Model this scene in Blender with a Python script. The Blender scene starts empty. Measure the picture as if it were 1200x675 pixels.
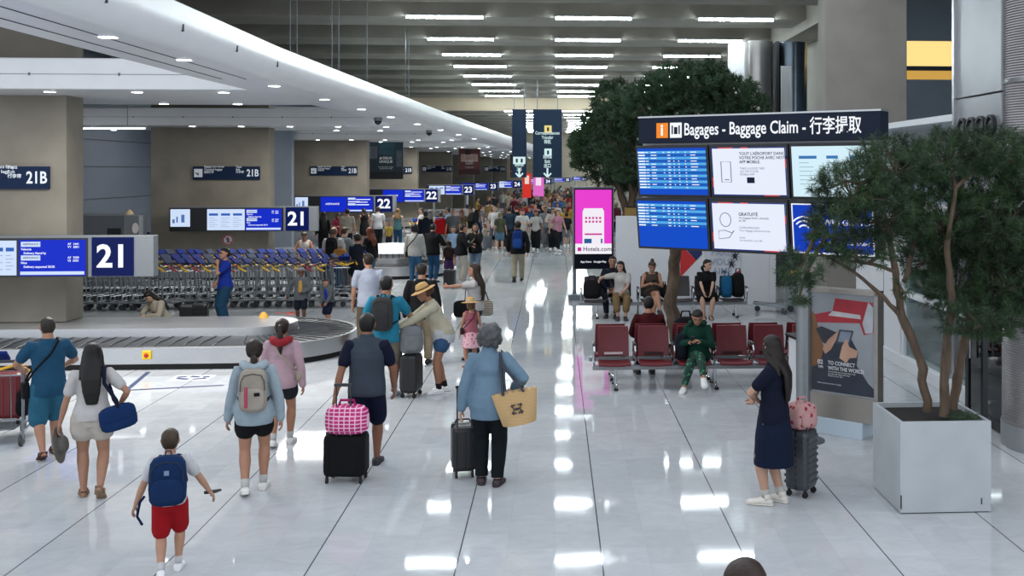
import bpy, math, random
import numpy as np
from mathutils import Vector, Matrix
R = math.radians
rnd = random.Random(7)
scene = bpy.context.scene
col = scene.collection

# ------------------------------------------------------------------ camera, world, exposure
CAM_H, FPX, YAW = 3.25, 1250.0, R(3.5)
cam_data = bpy.data.cameras.new('camera')
cam_data.sensor_width = 36
cam_data.lens = 36 * FPX / 1200
cam_data.shift_x = (600 - 727) / 1200
cam_data.shift_y = -(337.5 - 200) / 1200
cam_data.clip_end = 400
cam = bpy.data.objects.new('camera', cam_data)
cam.location = (0, 0, CAM_H)
cam.rotation_euler = (R(90), 0, -YAW)
col.objects.link(cam)
scene.camera = cam
scene.view_settings.view_transform = 'Standard'
scene.view_settings.look = 'None'
scene.view_settings.exposure = 0.55
scene.view_settings.gamma = 1.0
scene.view_settings.use_curve_mapping = False
world = bpy.data.worlds.new('world')
scene.world = world
world.use_nodes = True
bg = world.node_tree.nodes['Background']
bg.inputs['Color'].default_value = (0.87, 0.92, 1.0, 1)
bg.inputs['Strength'].default_value = 1.0
LAMP = 64.0          # ceiling strip lamps
DOWN = 9.0          # soffit downlights
scene.cycles.max_bounces = 6
scene.cycles.diffuse_bounces = 3
scene.cycles.glossy_bounces = 4
scene.cycles.transmission_bounces = 6
scene.cycles.transparent_max_bounces = 8
scene.cycles.sample_clamp_indirect = 6
scene.cycles.use_denoising = True

def at(u, v, z=0.0):
    """world point of height z seen at pixel (u, v) of the 1200x675 frame"""
    d = FPX * (CAM_H - z) / (v - 200)
    r = (u - 727) / FPX * d
    return (r * math.cos(YAW) + d * math.sin(YAW), d * math.cos(YAW) - r * math.sin(YAW))

def at_y(u, Y):
    k = (u - 727) / FPX
    d = Y / (math.cos(YAW) - k * math.sin(YAW))
    return d * (k * math.cos(YAW) + math.sin(YAW)), d

# ------------------------------------------------------------------ materials
def lin(h):
    if not isinstance(h, str): return tuple(h)
    h = h.lstrip('#')
    c = [int(h[i:i + 2], 16) / 255 for i in (0, 2, 4)]
    return tuple(x / 12.92 if x < .04045 else ((x + .055) / 1.055) ** 2.4 for x in c)

MATS = {}
def mat(key, color, rough=.6, metal=0., noise=0., nscale=8., bump=0., bscale=60., emit=0., spec=.5, stretch=None, color2=None):
    if key in MATS: return MATS[key]
    m = bpy.data.materials.new(key); m.use_nodes = True
    nt = m.node_tree; b = nt.nodes['Principled BSDF']
    c = lin(color)
    b.inputs['Base Color'].default_value = (*c, 1)
    b.inputs['Roughness'].default_value = rough
    b.inputs['Metallic'].default_value = metal
    b.inputs['Specular IOR Level'].default_value = spec
    if emit:
        b.inputs['Emission Color'].default_value = (*c, 1)
        b.inputs['Emission Strength'].default_value = emit
        b.inputs['Base Color'].default_value = (*[x * .05 for x in c], 1); b.inputs['Specular IOR Level'].default_value = .12
    tc = None
    if noise or bump:
        tc = nt.nodes.new('ShaderNodeTexCoord')
        mp = nt.nodes.new('ShaderNodeMapping')
        nt.links.new(tc.outputs['Object'], mp.inputs['Vector'])
        if stretch: mp.inputs['Scale'].default_value = stretch
    if noise:
        n = nt.nodes.new('ShaderNodeTexNoise'); n.inputs['Scale'].default_value = nscale
        n.inputs['Detail'].default_value = 5
        nt.links.new(mp.outputs[0], n.inputs['Vector'])
        r = nt.nodes.new('ShaderNodeValToRGB')
        r.color_ramp.elements[0].position = .3; r.color_ramp.elements[1].position = .7
        lo = lin(color2) if color2 else tuple(x * (1 - noise) for x in c)
        hi = c if color2 else tuple(min(1, x * (1 + noise)) for x in c)
        r.color_ramp.elements[0].color = (*lo, 1); r.color_ramp.elements[1].color = (*hi, 1)
        nt.links.new(n.outputs['Fac'], r.inputs['Fac'])
        nt.links.new(r.outputs['Color'], b.inputs['Base Color'])
    if bump:
        n2 = nt.nodes.new('ShaderNodeTexNoise'); n2.inputs['Scale'].default_value = bscale
        n2.inputs['Detail'].default_value = 3
        nt.links.new(mp.outputs[0], n2.inputs['Vector'])
        bp = nt.nodes.new('ShaderNodeBump'); bp.inputs['Strength'].default_value = bump; bp.inputs['Distance'].default_value = .01
        nt.links.new(n2.outputs['Fac'], bp.inputs['Height'])
        nt.links.new(bp.outputs['Normal'], b.inputs['Normal'])
    MATS[key] = m
    return m

def fab(h, rough=.85):
    k = [x * .60 for x in lin(h)]
    return mat('fabric_' + h, k, rough, noise=.10, nscale=14, bump=.25, bscale=30, spec=.2)
def glow(h, s=1.0):
    return mat('lit_%s_%g' % (h, s), h, .35, emit=s / 1.46)
def plastic(h, rough=.4):
    return mat('plastic_%s_%g' % (h, rough), h, rough, noise=.04, nscale=20)

CONC = mat('concrete_warm', '#7c776c', .8, noise=.16, nscale=1.1, bump=.15, bscale=14)
CONC_G = mat('concrete_grey', '#97938b', .85, noise=.14, nscale=.9, bump=.15, bscale=10)
WHITE = mat('white_paint', '#d4d7da', .45, noise=.03, nscale=3)
SOFFIT = mat('soffit_panel', '#dcdee0', .28, noise=.03, nscale=2)
STEEL = mat('brushed_steel', '#b9bbbd', .32, 1.0, noise=.08, nscale=30, stretch=(.3, 6, 6))
CHROME = mat('chrome', '#cfd2d5', .15, 1.0)
ZINC = mat('zinc_tube', '#858c91', .42, .75, noise=.08, nscale=12)
ALU = mat('aluminium_grey', '#8d9093', .4, .6, noise=.04, nscale=10)
BLACK = mat('black_rubber', '#101114', .7)
SATIN = mat('satin_black', '#16181c', .4, noise=.05)
NAVY = mat('sign_navy', '#0b1f3d', .5, noise=.04, spec=.2)
GLASSM = None
def glass(key, tint, alpha):
    if key in MATS: return MATS[key]
    m = bpy.data.materials.new(key); m.use_nodes = True
    nt = m.node_tree; nt.nodes.clear()
    o = nt.nodes.new('ShaderNodeOutputMaterial'); mx = nt.nodes.new('ShaderNodeMixShader')
    t = nt.nodes.new('ShaderNodeBsdfTransparent'); g = nt.nodes.new('ShaderNodeBsdfGlossy'); f = nt.nodes.new('ShaderNodeMath'); lw = nt.nodes.new('ShaderNodeLayerWeight'); lw.inputs['Blend'].default_value = .2 + (alpha - 1) * .5
    f.operation = 'POWER'; f.inputs[1].default_value = 3.0; nt.links.new(lw.outputs['Facing'], f.inputs[0])
    t.inputs[0].default_value = (*lin(tint), 1); g.inputs['Roughness'].default_value = .03
    nt.links.new(f.outputs[0], mx.inputs[0]); nt.links.new(t.outputs[0], mx.inputs[1]); nt.links.new(g.outputs[0], mx.inputs[2])
    nt.links.new(mx.outputs[0], o.inputs[0])
    MATS[key] = m
    return m

# ------------------------------------------------------------------ mesh builder
class MB:
    def __init__(s): s.v = []; s.f = []; s.M = None
    def _add(s, vs, fs):
        b = len(s.v)
        if s.M is not None: vs = [s.M @ Vector(p) for p in vs]
        s.v += [tuple(p) for p in vs]; s.f += [tuple(i + b for i in f) for f in fs]
        return s
    def box(s, c, d, rz=0, M=None):
        x, y, z = d[0] / 2, d[1] / 2, d[2] / 2
        vs = [Vector((i * x, j * y, k * z)) for i in (-1, 1) for j in (-1, 1) for k in (-1, 1)]
        if rz: vs = [Matrix.Rotation(rz, 3, 'Z') @ p for p in vs]
        if M is not None: vs = [M @ p for p in vs]
        vs = [p + Vector(c) for p in vs]
        return s._add(vs, [(0, 1, 3, 2), (4, 6, 7, 5), (0, 4, 5, 1), (2, 3, 7, 6), (0, 2, 6, 4), (1, 5, 7, 3)])
    def span(s, x0, x1, y0, y1, z0, z1):
        return s.box(((x0 + x1) / 2, (y0 + y1) / 2, (z0 + z1) / 2), (abs(x1 - x0), abs(y1 - y0), abs(z1 - z0)))
    def loft(s, rings, n=12, cap=True, closed=False):
        """rings: (centre, half-axis a, half-axis b)"""
        vs = []; fs = []
        for c, a, b in rings:
            c, a, b = Vector(c), Vector(a), Vector(b)
            for i in range(n):
                t = 2 * math.pi * i / n
                vs.append(c + a * math.cos(t) + b * math.sin(t))
        k = len(rings)
        for j in range(k if closed else k - 1):
            j2 = (j + 1) % k
            for i in range(n):
                i2 = (i + 1) % n
                fs.append((j * n + i, j * n + i2, j2 * n + i2, j2 * n + i))
        if cap and not closed:
            fs.append(tuple(range(n - 1, -1, -1))); fs.append(tuple((k - 1) * n + i for i in range(n)))
        return s._add(vs, fs)
    def tube(s, pts, r, n=8, flat=1., up=None, cap=True, closed=False):
        pts = [Vector(p) for p in pts]
        rs = r if isinstance(r, (list, tuple)) else [r] * len(pts)
        rings = []; a = None; m = len(pts)
        for i, p in enumerate(pts):
            if closed: t = pts[(i + 1) % m] - pts[i - 1]
            else: t = pts[min(i + 1, m - 1)] - pts[max(i - 1, 0)]
            if t.length < 1e-9: t = Vector((0, 0, 1))
            t.normalize()
            if a is None:
                ref = Vector(up) if up is not None else (Vector((1, 0, 0)) if abs(t.x) < .9 else Vector((0, 1, 0)))
                a = ref - t * ref.dot(t)
                if a.length < 1e-6: a = t.orthogonal()
            else:
                a = a - t * a.dot(t)
                if a.length < 1e-6: a = t.orthogonal()
            a = a.normalized(); b = t.cross(a)
            rings.append((p, a * rs[i], b * rs[i] * flat))
        return s.loft(rings, n, cap, closed)
    def limb(s, pts, rs, n=10, flat=1., up=None):
        """tube with rounded ends"""
        pts = [Vector(p) for p in pts]; rs = list(rs)
        d0 = (pts[0] - pts[1]).normalized(); d1 = (pts[-1] - pts[-2]).normalized()
        P = [pts[0] + d0 * rs[0] * .9, pts[0] + d0 * rs[0] * .6] + pts + [pts[-1] + d1 * rs[-1] * .6, pts[-1] + d1 * rs[-1] * .9]
        Q = [rs[0] * .4, rs[0] * .8] + rs + [rs[-1] * .8, rs[-1] * .4]
        return s.tube(P, Q, n, flat, up)
    def lathe(s, prof, c=(0, 0, 0), n=20, cap=True):
        return s.loft([((c[0], c[1], c[2] + z), (r, 0, 0), (0, r, 0)) for r, z in prof], n, cap)
    def ball(s, c, r, n=12, m=8):
        r = (r, r, r) if not isinstance(r, (tuple, list)) else r
        rings = []
        for j in range(m + 1):
            a = math.pi * (j + .02 if j == 0 else j - .02 if j == m else j) / m
            rings.append(((c[0], c[1], c[2] - r[2] * math.cos(a)), (r[0] * math.sin(a), 0, 0), (0, r[1] * math.sin(a), 0)))
        return s.loft(rings, n)
    def prism(s, outline, depth, M):
        """outline in local x,z extruded along local y by depth"""
        n = len(outline)
        vs = [M @ Vector((x, 0, z)) for x, z in outline] + [M @ Vector((x, depth, z)) for x, z in outline]
        fs = [tuple(range(n)), tuple(range(2 * n - 1, n - 1, -1))] + [(i, i + n, (i + 1) % n + n, (i + 1) % n) for i in range(n)]
        return s._add(vs, fs)
    def mesh(s, name):
        me = bpy.data.meshes.new(name); me.from_pydata(s.v, [], s.f); me.update()
        return me
    def obj(s, name, m, parent=None, smooth=False, bevel=0, fixn=True):
        me = s.mesh(name)
        o = bpy.data.objects.new(name, me); col.objects.link(o)
        if fixn: fix_normals(me)
        me.materials.append(m)
        if smooth:
            me.polygons.foreach_set('use_smooth', [True] * len(me.polygons))
            me.set_sharp_from_angle(angle=R(40))
        if bevel:
            b = o.modifiers.new('bevel', 'BEVEL'); b.width = bevel; b.segments = 2; b.limit_method = 'ANGLE'
        if parent is not None: o.parent = parent
        return o
import bmesh
def fix_normals(me):
    b = bmesh.new(); b.from_mesh(me); bmesh.ops.recalc_face_normals(b, faces=b.faces); b.to_mesh(me); b.free()

def thing(name, label, cat, loc=(0, 0, 0), rz=0, group=None):
    o = bpy.data.objects.new(name, None); col.objects.link(o)
    o.location = loc; o.rotation_euler = (0, 0, rz); o.empty_display_size = .1
    return tag(o, label, cat, group)
def tag(o, label, cat, group=None, kind=None):
    o['label'] = label; o['category'] = cat
    if group: o['group'] = group
    if kind: o['kind'] = kind
    return o
def struct(mb, name, m, **k):
    o = mb.obj(name, m, **k); o['kind'] = 'structure'
    return o
def dup(root, loc, rz=None, label=None, group=None, scale=None):
    r = root.copy(); col.objects.link(r); r.location = loc
    if rz is not None: r.rotation_euler = (0, 0, rz)
    if label: r['label'] = label
    if group: r['group'] = group
    if scale: r.scale = (scale,) * 3
    for ch in list(root.children):
        c = ch.copy(); col.objects.link(c); c.parent = r
        for g in list(ch.children):
            d = g.copy(); col.objects.link(d); d.parent = c
    return r
def txt(name, s, size, m, parent, x, z, y=-.004, align='LEFT', bold=0., sx=1.):
    """lettering on a face that looks along local -y"""
    cu = bpy.data.curves.new(name, 'FONT'); cu.body = s; cu.size = size
    cu.align_x = align; cu.align_y = 'CENTER'; cu.offset = bold * size; cu.extrude = .0005
    cu.resolution_u = 3
    o = bpy.data.objects.new(name, cu); col.objects.link(o)
    cu.materials.append(m); o.parent = parent
    me = bpy.data.meshes.new_from_object(o)
    bpy.data.objects.remove(o); bpy.data.curves.remove(cu)
    me.transform(Matrix.Translation((x, y, z)) @ Matrix.Rotation(R(90), 4, 'X') @ Matrix.Diagonal((sx, 1, 1, 1)))
    o = bpy.data.objects.new(name, me); col.objects.link(o)
    if not me.materials: me.materials.append(m)
    o.parent = parent
    return o
ORD = ['first', 'second', 'third', 'fourth', 'fifth', 'sixth', 'seventh', 'eighth', 'ninth', 'tenth', 'eleventh', 'twelfth',
       'thirteenth', 'fourteenth', 'fifteenth', 'sixteenth', 'seventeenth', 'eighteenth', 'nineteenth', 'twentieth']
def ordn(i):
    if i < 20: return ORD[i]
    return {2: 'twenty-', 3: 'thirty-', 4: 'forty-'}[(i + 1) // 10] + ORD[(i + 1) % 10 - 1] if (i + 1) % 10 else {3: 'thirtieth', 4: 'fortieth'}[(i + 1) // 10]

# ------------------------------------------------------------------ floor
def floor_material():
    m = bpy.data.materials.new('polished_marble_tiles'); m.use_nodes = True
    nt = m.node_tree; N = nt.nodes.new; L = nt.links.new
    b = nt.nodes['Principled BSDF']
    tc = N('ShaderNodeTexCoord'); sp = N('ShaderNodeSeparateXYZ'); L(tc.outputs['Object'], sp.inputs[0])
    def math_(op, a, bb=None):
        n = N('ShaderNodeMath'); n.operation = op
        for i, q in enumerate((a, bb)):
            if q is None: continue
            if hasattr(q, 'links'): L(q, n.inputs[i])
            else: n.inputs[i].default_value = q
        return n.outputs[0]
    xs = math_('SUBTRACT', sp.outputs[0], .39)
    lx = math_('PINGPONG', xs, .6)                    # joints along the hall every 1.2 m
    jx = math_('LESS_THAN', lx, .006)
    cmb = N('ShaderNodeCombineXYZ'); L(sp.outputs[1], cmb.inputs[0]); L(xs, cmb.inputs[1])
    br = N('ShaderNodeTexBrick'); L(cmb.outputs[0], br.inputs['Vector'])
    br.inputs['Scale'].default_value = 1; br.inputs['Brick Width'].default_value = .8; br.inputs['Row Height'].default_value = .4
    br.inputs['Mortar Size'].default_value = .0012; br.inputs['Bias'].default_value = 0
    br.inputs['Color1'].default_value = (*lin('#b0b4b7'), 1); br.inputs['Color2'].default_value = (*lin('#b9bdc0'), 1)
    br.inputs['Mortar'].default_value = (*lin('#a3a7ab'), 1)
    mp = N('ShaderNodeMapping'); L(tc.outputs['Object'], mp.inputs[0]); mp.inputs['Scale'].default_value = (.8, 1.1, 1)
    no = N('ShaderNodeTexNoise'); L(mp.outputs[0], no.inputs['Vector']); no.inputs['Scale'].default_value = 3.2
    no.inputs['Detail'].default_value = 8; no.inputs['Roughness'].default_value = .7; no.inputs['Distortion'].default_value = 1.2
    rp = N('ShaderNodeValToRGB'); L(no.outputs['Fac'], rp.inputs[0])
    rp.color_ramp.elements[0].position = .35; rp.color_ramp.elements[0].color = (.90, .90, .905, 1)
    rp.color_ramp.elements[1].position = .7; rp.color_ramp.elements[1].color = (1.05, 1.05, 1.05, 1)
    mu = N('ShaderNodeMix'); mu.data_type = 'RGBA'; mu.blend_type = 'MULTIPLY'; mu.inputs[0].default_value = 1
    L(br.outputs['Color'], mu.inputs[6]); L(rp.outputs[0], mu.inputs[7])
    mj = N('ShaderNodeMix'); mj.data_type = 'RGBA'; L(jx, mj.inputs[0]); L(mu.outputs[2], mj.inputs[6])
    mj.inputs[7].default_value = (*lin('#4a4e52'), 1)
    L(mj.outputs[2], b.inputs['Base Color'])
    n2 = N('ShaderNodeTexNoise'); L(tc.outputs['Object'], n2.inputs['Vector']); n2.inputs['Scale'].default_value = .9
    mr = N('ShaderNodeMapRange'); L(n2.outputs['Fac'], mr.inputs[0]); mr.inputs[3].default_value = .028; mr.inputs[4].default_value = .06
    L(mr.outputs[0], b.inputs['Roughness'])
    b.inputs['Specular IOR Level'].default_value = .13
    # very slight waviness of the laid tiles
    n3 = N('ShaderNodeTexNoise'); L(tc.outputs['Object'], n3.inputs['Vector']); n3.inputs['Scale'].default_value = 1.3
    bp = N('ShaderNodeBump'); bp.inputs['Strength'].default_value = .012; bp.inputs['Distance'].default_value = .05
    L(n3.outputs['Fac'], bp.inputs['Height']); L(bp.outputs[0], b.inputs['Normal'])
    return m
struct(MB().span(-17, 15, -4, 126, -.2, 0), 'floor', floor_material())

# ------------------------------------------------------------------ ceiling of the hall: slab, beams, girder
ZC = 7.45
struct(MB().span(-17, 7.1, 24, 126, ZC + 1.0, ZC + 1.2), 'ceiling', CONC_G)
ROWS = [29.4, 34.3, 38.9, 43.2, 47.6, 52.2, 56.4, 60.2] + [66 + 4.6 * i for i in range(12)]
for i, y in enumerate([25.0] + ROWS):
    struct(MB().span(-14, 7.0, y + .02, y + 1.9, ZC + .02, ZC + 1.0), 'ceiling_beam', CONC_G)
struct(MB().span(7.0, 7.9, 24, 126, ZC - .25, ZC + 1.0), 'ceiling_girder', CONC_G)
CREAM = mat('cream_panel', '#c9b99f', .6, noise=.05, nscale=.6)
struct(MB().span(-9, 7.0, 62.4, 62.8, 6.75, ZC + .15), 'ceiling_panel', CREAM)
struct(MB().span(-17, 15, 125, 126, 0, 9), 'wall_end', mat('end_wall', '#c8bca6', .6, noise=.06, nscale=.4))
WBLUE = mat('bluegrey_wall', '#828c99', .6, noise=.05, nscale=.5)
struct(MB().span(-17.4, -17, 14, 126, 0, 9), 'wall_left', WBLUE)
struct(MB().span(-17, -11.2, 46.2, 46.6, 0, 5.6), 'wall_partition', WBLUE)
q = MB().span(7.9, 8.2, 31, 126, 4.4, 9).span(7.9, 8.2, 31, 40, 0, 4.4).span(7.9, 8.2, 124, 126, 0, 4.4)
struct(q, 'wall_right', CONC_G)
q = MB().span(7.95, 8.15, 40, 124, 0, .3)  # glazed opening added behind the trees so daylight fills the hall
for k in range(29): q.span(8.0, 8.1, 40 + 3 * k - .06, 40 + 3 * k + .06, .3, 4.4)
q.span(8.0, 8.1, 40, 124, 2.3, 2.4)
struct(q, 'window_added_fill', ALU)
struct(MB().span(8.04, 8.06, 40, 124, .3, 4.4), 'window_added_fill_pane', glass('poster_glass', '#fbfcfc', 1.12))
def strip_lamp(x, y, L=2.1, label=''):
    t = thing('strip_light', label, 'ceiling light', (x, y, ZC), 0, 'ceiling strip lights')
    MB().box((0, 0, .02), (L, .13, .05)).obj('housing', ALU, t)
    MB().box((0, -.03, -.022), (L - .03, .10, .05)).obj('tube', mat('strip_glow', '#eefcff', .4, emit=LAMP), t)
    return t
cols_x = (-3.0, 1.05, 5.0)
cname = ('by the white soffit', 'over the middle of the hall', 'by the concrete girder')
shift = lambda y: .0014 * max(0, y - 44) ** 1.9 * .5
first = None
for i, y in enumerate(ROWS):
    for j, x in enumerate(cols_x):
        lb = 'strip light %s, %s row%s' % (cname[j], ordn(i if i < 8 else i - 8), '' if i < 8 else ' past the cream panel')
        if first is None: first = strip_lamp(x, y - .08, label=lb)
        else: dup(first, (x + min(1.2, shift(y)), y - .08, ZC), 0, lb)

# ------------------------------------------------------------------ left aisle: long white band, cross soffits, columns
pl = [(-4.2, 3), (-4.2, 16), (-4.06, 20.3), (-3.7, 30.5), (-3.1, 45), (-2.4, 60), (-1.4, 80), (-.3, 105), (.3, 122)]
band = MB(); rings = []
prof = [(-.0, 4.62), (.06, 4.70), (.11, 4.80), (.12, 4.90), (.12, 5.08), (-.95, 5.08), (-1.0, 4.60), (-.06, 4.60)]
vs = []; fs = []; n = len(prof)
for k, (x, y) in enumerate(pl):
    vs += [(x + a, y, z) for a, z in prof]
    if k: fs += [((k - 1) * n + i, (k - 1) * n + (i + 1) % n, k * n + (i + 1) % n, k * n + i) for i in range(n)]
fs += [tuple(range(n)), tuple((len(pl) - 1) * n + i for i in range(n))]
band._add(vs, fs)
struct(band, 'trim_long_soffit', SOFFIT, smooth=True)
seam = MB()
for x, y in [(pl[0][0] + (y_ - 3) * 0, y_) for y_ in (8, 10, 12, 14, 16)]:
    seam.span(-4.12, -4.075, y - .012, y + .012, 4.78, 4.86)
seam.span(-4.9, -4.885, 4, 16, 4.594, 4.60)
seam.span(-4.55, -4.535, 4, 16, 4.594, 4.60)
struct(seam, 'trim_soffit_joints', mat('joint_dark', '#3c3f44', .8))
def bandx(y):
    for (x0, y0), (x1, y1) in zip(pl, pl[1:]):
        if y <= y1: return x0 + (x1 - x0) * (y - y0) / (y1 - y0)
    return .3
BAYS = [19.7, 34.0, 48.3, 62.6, 76.9, 91.2, 105.5, 119.8]
COLX = [(-12.6, -8.75), (-12.55, -8.95), (-12.2, -8.4), (-11.6, -8.0), (-11.0, -7.4), (-10.4, -6.9), (-9.6, -6.2), (-8.8, -5.4)]
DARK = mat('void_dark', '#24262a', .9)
struct(MB().span(-17, bandx(16) - .9, 15, 24, 7.6, 7.8), 'ceiling_void', DARK)
for i, y in enumerate(BAYS):
    xr = bandx(y) - .9
    s = MB().span(-17, xr, y - 1.5, y + 2.6, 4.60, 5.12)
    struct(s, 'ceiling_soffit', SOFFIT, bevel=.02)
    struct(MB().span(-17, xr, y + 2.6, y + 12.8, 5.25, 5.4), 'ceiling_recess', SOFFIT)
    j = MB().span(-17, xr, y - 1.506, y - 1.5, 4.845, 4.853)
    for k in range(9): j.box((xr - .8 - 1.45 * k, y - 1.505, 4.85), (.03, .012, .05))
    struct(j, 'trim_soffit_joint', mat('joint_grey', '#6d7075', .8))
    struct(MB().span(*COLX[i], y, y + .7, .535 if i < 5 else 0, 8.0 if i == 0 else 5.3), 'column', CONC, bevel=.015)
    cnt = 0
    for k in range(7):
        for dy in (-1.0, 2.2):
            x = xr - .7 - 1.45 * k - (.7 if dy > 0 else 0)
            if COLX[i][0] - .5 < x < COLX[i][1] + .2 and dy > 0: continue
            if i > 2 and k > 3: continue
            d = thing('downlight', 'round recessed downlight in the %s white cross soffit, %s from the long band, %s edge' % (ORD[i], ORD[k], 'front' if dy < 0 else 'rear'),
                      'ceiling light', (x, y + dy, 4.60), 0, 'soffit downlights')
            MB().lathe([(.085, -.012), (.11, -.012), (.115, 0)], n=16).obj('rim', WHITE, d)
            MB().lathe([(.001, -.016), (.088, -.016), (.088, -.006)], n=16).obj('lens', mat('downlight_glow', '#ffffff', .4, emit=DOWN), d)
for i, y in enumerate((11.0, 13.2, 17.2, 20.4, 23.6, 27, 31, 35.5, 40, 45)):
    d = thing('downlight', 'round recessed downlight in the long white band, %s along it' % ORD[i], 'ceiling light', (bandx(y) - .28, y, 4.60), 0, 'band downlights')
    MB().lathe([(.085, -.012), (.11, -.012), (.115, 0)], n=16).obj('rim', WHITE, d)
    MB().lathe([(.001, -.016), (.088, -.016), (.088, -.006)], n=16).obj('lens', MATS['downlight_glow'], d)
for i, y in enumerate(BAYS[:4]):  # added area lamps filling the left aisle, apart from the real downlights
    for x in (-6.5, -10.5, -14):
        la = bpy.data.lights.new('aisle_fill_light', 'AREA'); la.energy = 260 if x > -7 else 34; la.size = 2.5 if x > -7 else 5; la.color = (1, .97, .93)
        lo = bpy.data.objects.new('aisle_fill_light', la); lo.location = (x, y - 3.2 if x > -7 else y + 7, 4.55 if x > -7 else 5.1); col.objects.link(lo)
rod = None
for i, u in enumerate((340, 348, 389, 397, 430, 475, 479)):
    X_ = -4.7; k_ = (u - 727) / FPX; d_ = X_ / (k_ * math.cos(YAW) + math.sin(YAW)); Y_ = d_ * (math.cos(YAW) - k_ * math.sin(YAW))
    if Y_ < 25: Y_ = 25 + .4 * i; X_ = at_y(u, Y_)[0]
    lb = 'thin suspension rod from the concrete ceiling to the white band, %s from the camera' % ORD[i]
    t = thing('suspension_rod', lb, 'rod', (X_, Y_, 5.08), 0, 'suspension rods')
    MB().tube([(0, 0, 0), (0, 0, ZC + .95 - 5.08)], .012, 6).obj('bar', ZINC, t)
    MB().lathe([(.05, 0), (.05, .02), (.02, .05)], n=10).obj('collar', ZINC, t)
for i, (u, y) in enumerate(((443, 27.5), (503, 36))):
    t = thing('security_camera', 'dark dome camera under the white band, %s' % ('nearer one' if i == 0 else 'farther one'), 'camera', (at_y(u, y)[0], y, 4.6), 0, 'dome cameras')
    MB().lathe([(.11, 0), (.11, -.06), (.10, -.08)], n=16).obj('mount', ALU, t, smooth=True)
    MB().ball((0, 0, -.09), .095).obj('dome', mat('dome_black', '#15171a', .12), t, smooth=True)
# wall panel joints on the left wall
pj = MB()
for i in range(9):
    y0 = 47 + i * 8
    pj.span(-17, -16.985, y0, y0 + .03, 0, 5.2)
for z in (2.2, 3.4, 4.4): pj.span(-17, -16.985, 14, 120, z - .015, z + .015)
struct(pj, 'trim_wall_joints', mat('joint_mid', '#5b6066', .8))
for i, (x, y, L) in enumerate(((-14.5, 33, 5.5), (-13.5, 46.8, 3.0))):
    t = thing('tube_light', 'long white tube light hung below the recess %s' % ('between the first two columns' if i == 0 else 'behind the second column'), 'ceiling light', (x, y - 1.2, 4.45), R(-6))
    MB().box((0, 0, .06), (L, .12, .05)).obj('housing', WHITE, t)
    MB().box((0, 0, .02), (L - .1, .09, .04)).obj('tube', glow('#f2f8ff', 6), t)
    for k in (-.4, .4): MB().tube([(L * k, 0, .08), (L * k, 0, .85)], .01).obj('hanger', ZINC, t)

# ------------------------------------------------------------------ right side: column, steel, glazing
struct(MB().span(6.15, 8.05, 24.0, 24.7, 0, 8.4), 'column_right', CONC_G, bevel=.02)
struct(MB().span(7.1, 15, 11, 31, 8.4, 8.6), 'ceiling_right', CONC_G)
struct(MB().span(5.6, 15, 24.0, 24.9, 7.9, 8.4), 'ceiling_crossbeam', CONC_G)
WBG = mat('slate_wall', '#8796a3', .7, noise=.08, nscale=.8)
b = MB().span(7.9, 15, 31, 31.3, 0, 5.95); b.span(7.9, 15, 31, 31.3, 7.1, 8.6)
struct(b, 'wall_back_right', WBG)
w = thing('lit_window', 'amber lit window band high behind the concrete column', 'window', (0, 0, 0)); w['kind'] = 'structure'
MB().span(7.9, 13, 31.1, 31.2, 6.35, 7.1).obj('pane', glow('#ffd98a', 1.1), w)
MB().span(7.9, 13, 31.1, 31.2, 5.95, 6.22).obj('pane', glow('#e5b458', .75), w)
MB().span(7.9, 13, 31.0, 31.25, 6.22, 6.35).obj('mullion', mat('mullion_dark', '#3a444c', .5, .5), w)
struct(MB().span(13, 15, 31, 31.3, 5.9, 7.2), 'wall_back_side', WBG)
struct(MB().span(15, 15.3, 10, 31.3, 0, 8.6), 'wall_far_right', WBG)
# ribbed steel cylinder beside the glazing and the steel panel over the door
def ribbed(name, label, cx, cy, r, z0, z1, pitch):
    t = thing(name, label, 'column', (cx, cy, 0)); t['kind'] = 'structure'
    prof = []; z = z0 + .28
    while z < z1:
        prof += [(r, z), (r - .006, z + pitch * .5)]; z += pitch
    MB().lathe(prof, n=48).obj('shaft', mat('ribbed_steel', '#8e8b8c', .35, .85, noise=.1, nscale=3), t, smooth=True)
    MB().lathe([(r + .012, z0), (r + .012, z0 + .28)], n=48).obj('skirting', STEEL, t, smooth=True)
    for zz in (4.28, 6.2): MB().lathe([(r + .006, zz), (r + .006, zz + .05)], n=48).obj('band', STEEL, t, smooth=True)
    return t
ribbed('steel_column', 'ribbed stainless cylinder column with a plain steel skirting', 5.98, 12.25, .68, 0, 8.4, .03)
p = MB().span(5.28, 6.3, 12.35, 13.75, 2.55, 4.18).span(5.28, 6.3, 12.35, 13.75, 4.2, 5.65).span(5.28, 6.3, 12.35, 13.75, 5.67, 8.4)
struct(p, 'wall_steel_panel', mat('steel_panel', '#9da0a4', .38, .55, noise=.06, nscale=1.5), bevel=.006)
struct(MB().span(5.24, 5.31, 13.75, 13.82, 0, 8.4), 'trim_steel_edge', STEEL)
for k in range(4):
    n = thing('air_nozzle', 'round black air nozzle in the steel panel, %s of four' % ORD[k], 'vent', (5.28, 13.5 - .3 * k, 3.80), R(-90), 'air nozzles')
    Mx = Matrix.Rotation(R(90), 4, 'X')
    a = MB(); a.M = Mx; a.lathe([(.13, -.01), (.13, .05), (.10, .05), (.085, -.005)], n=20); a.obj('ring', SATIN, n, smooth=True)
    a = MB(); a.M = Mx; a.lathe([(.001, .035), (.06, .03), (.085, .0)], n=20); a.obj('throat', mat('nozzle_grey', '#4c4f52', .5), n, smooth=True)
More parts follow.
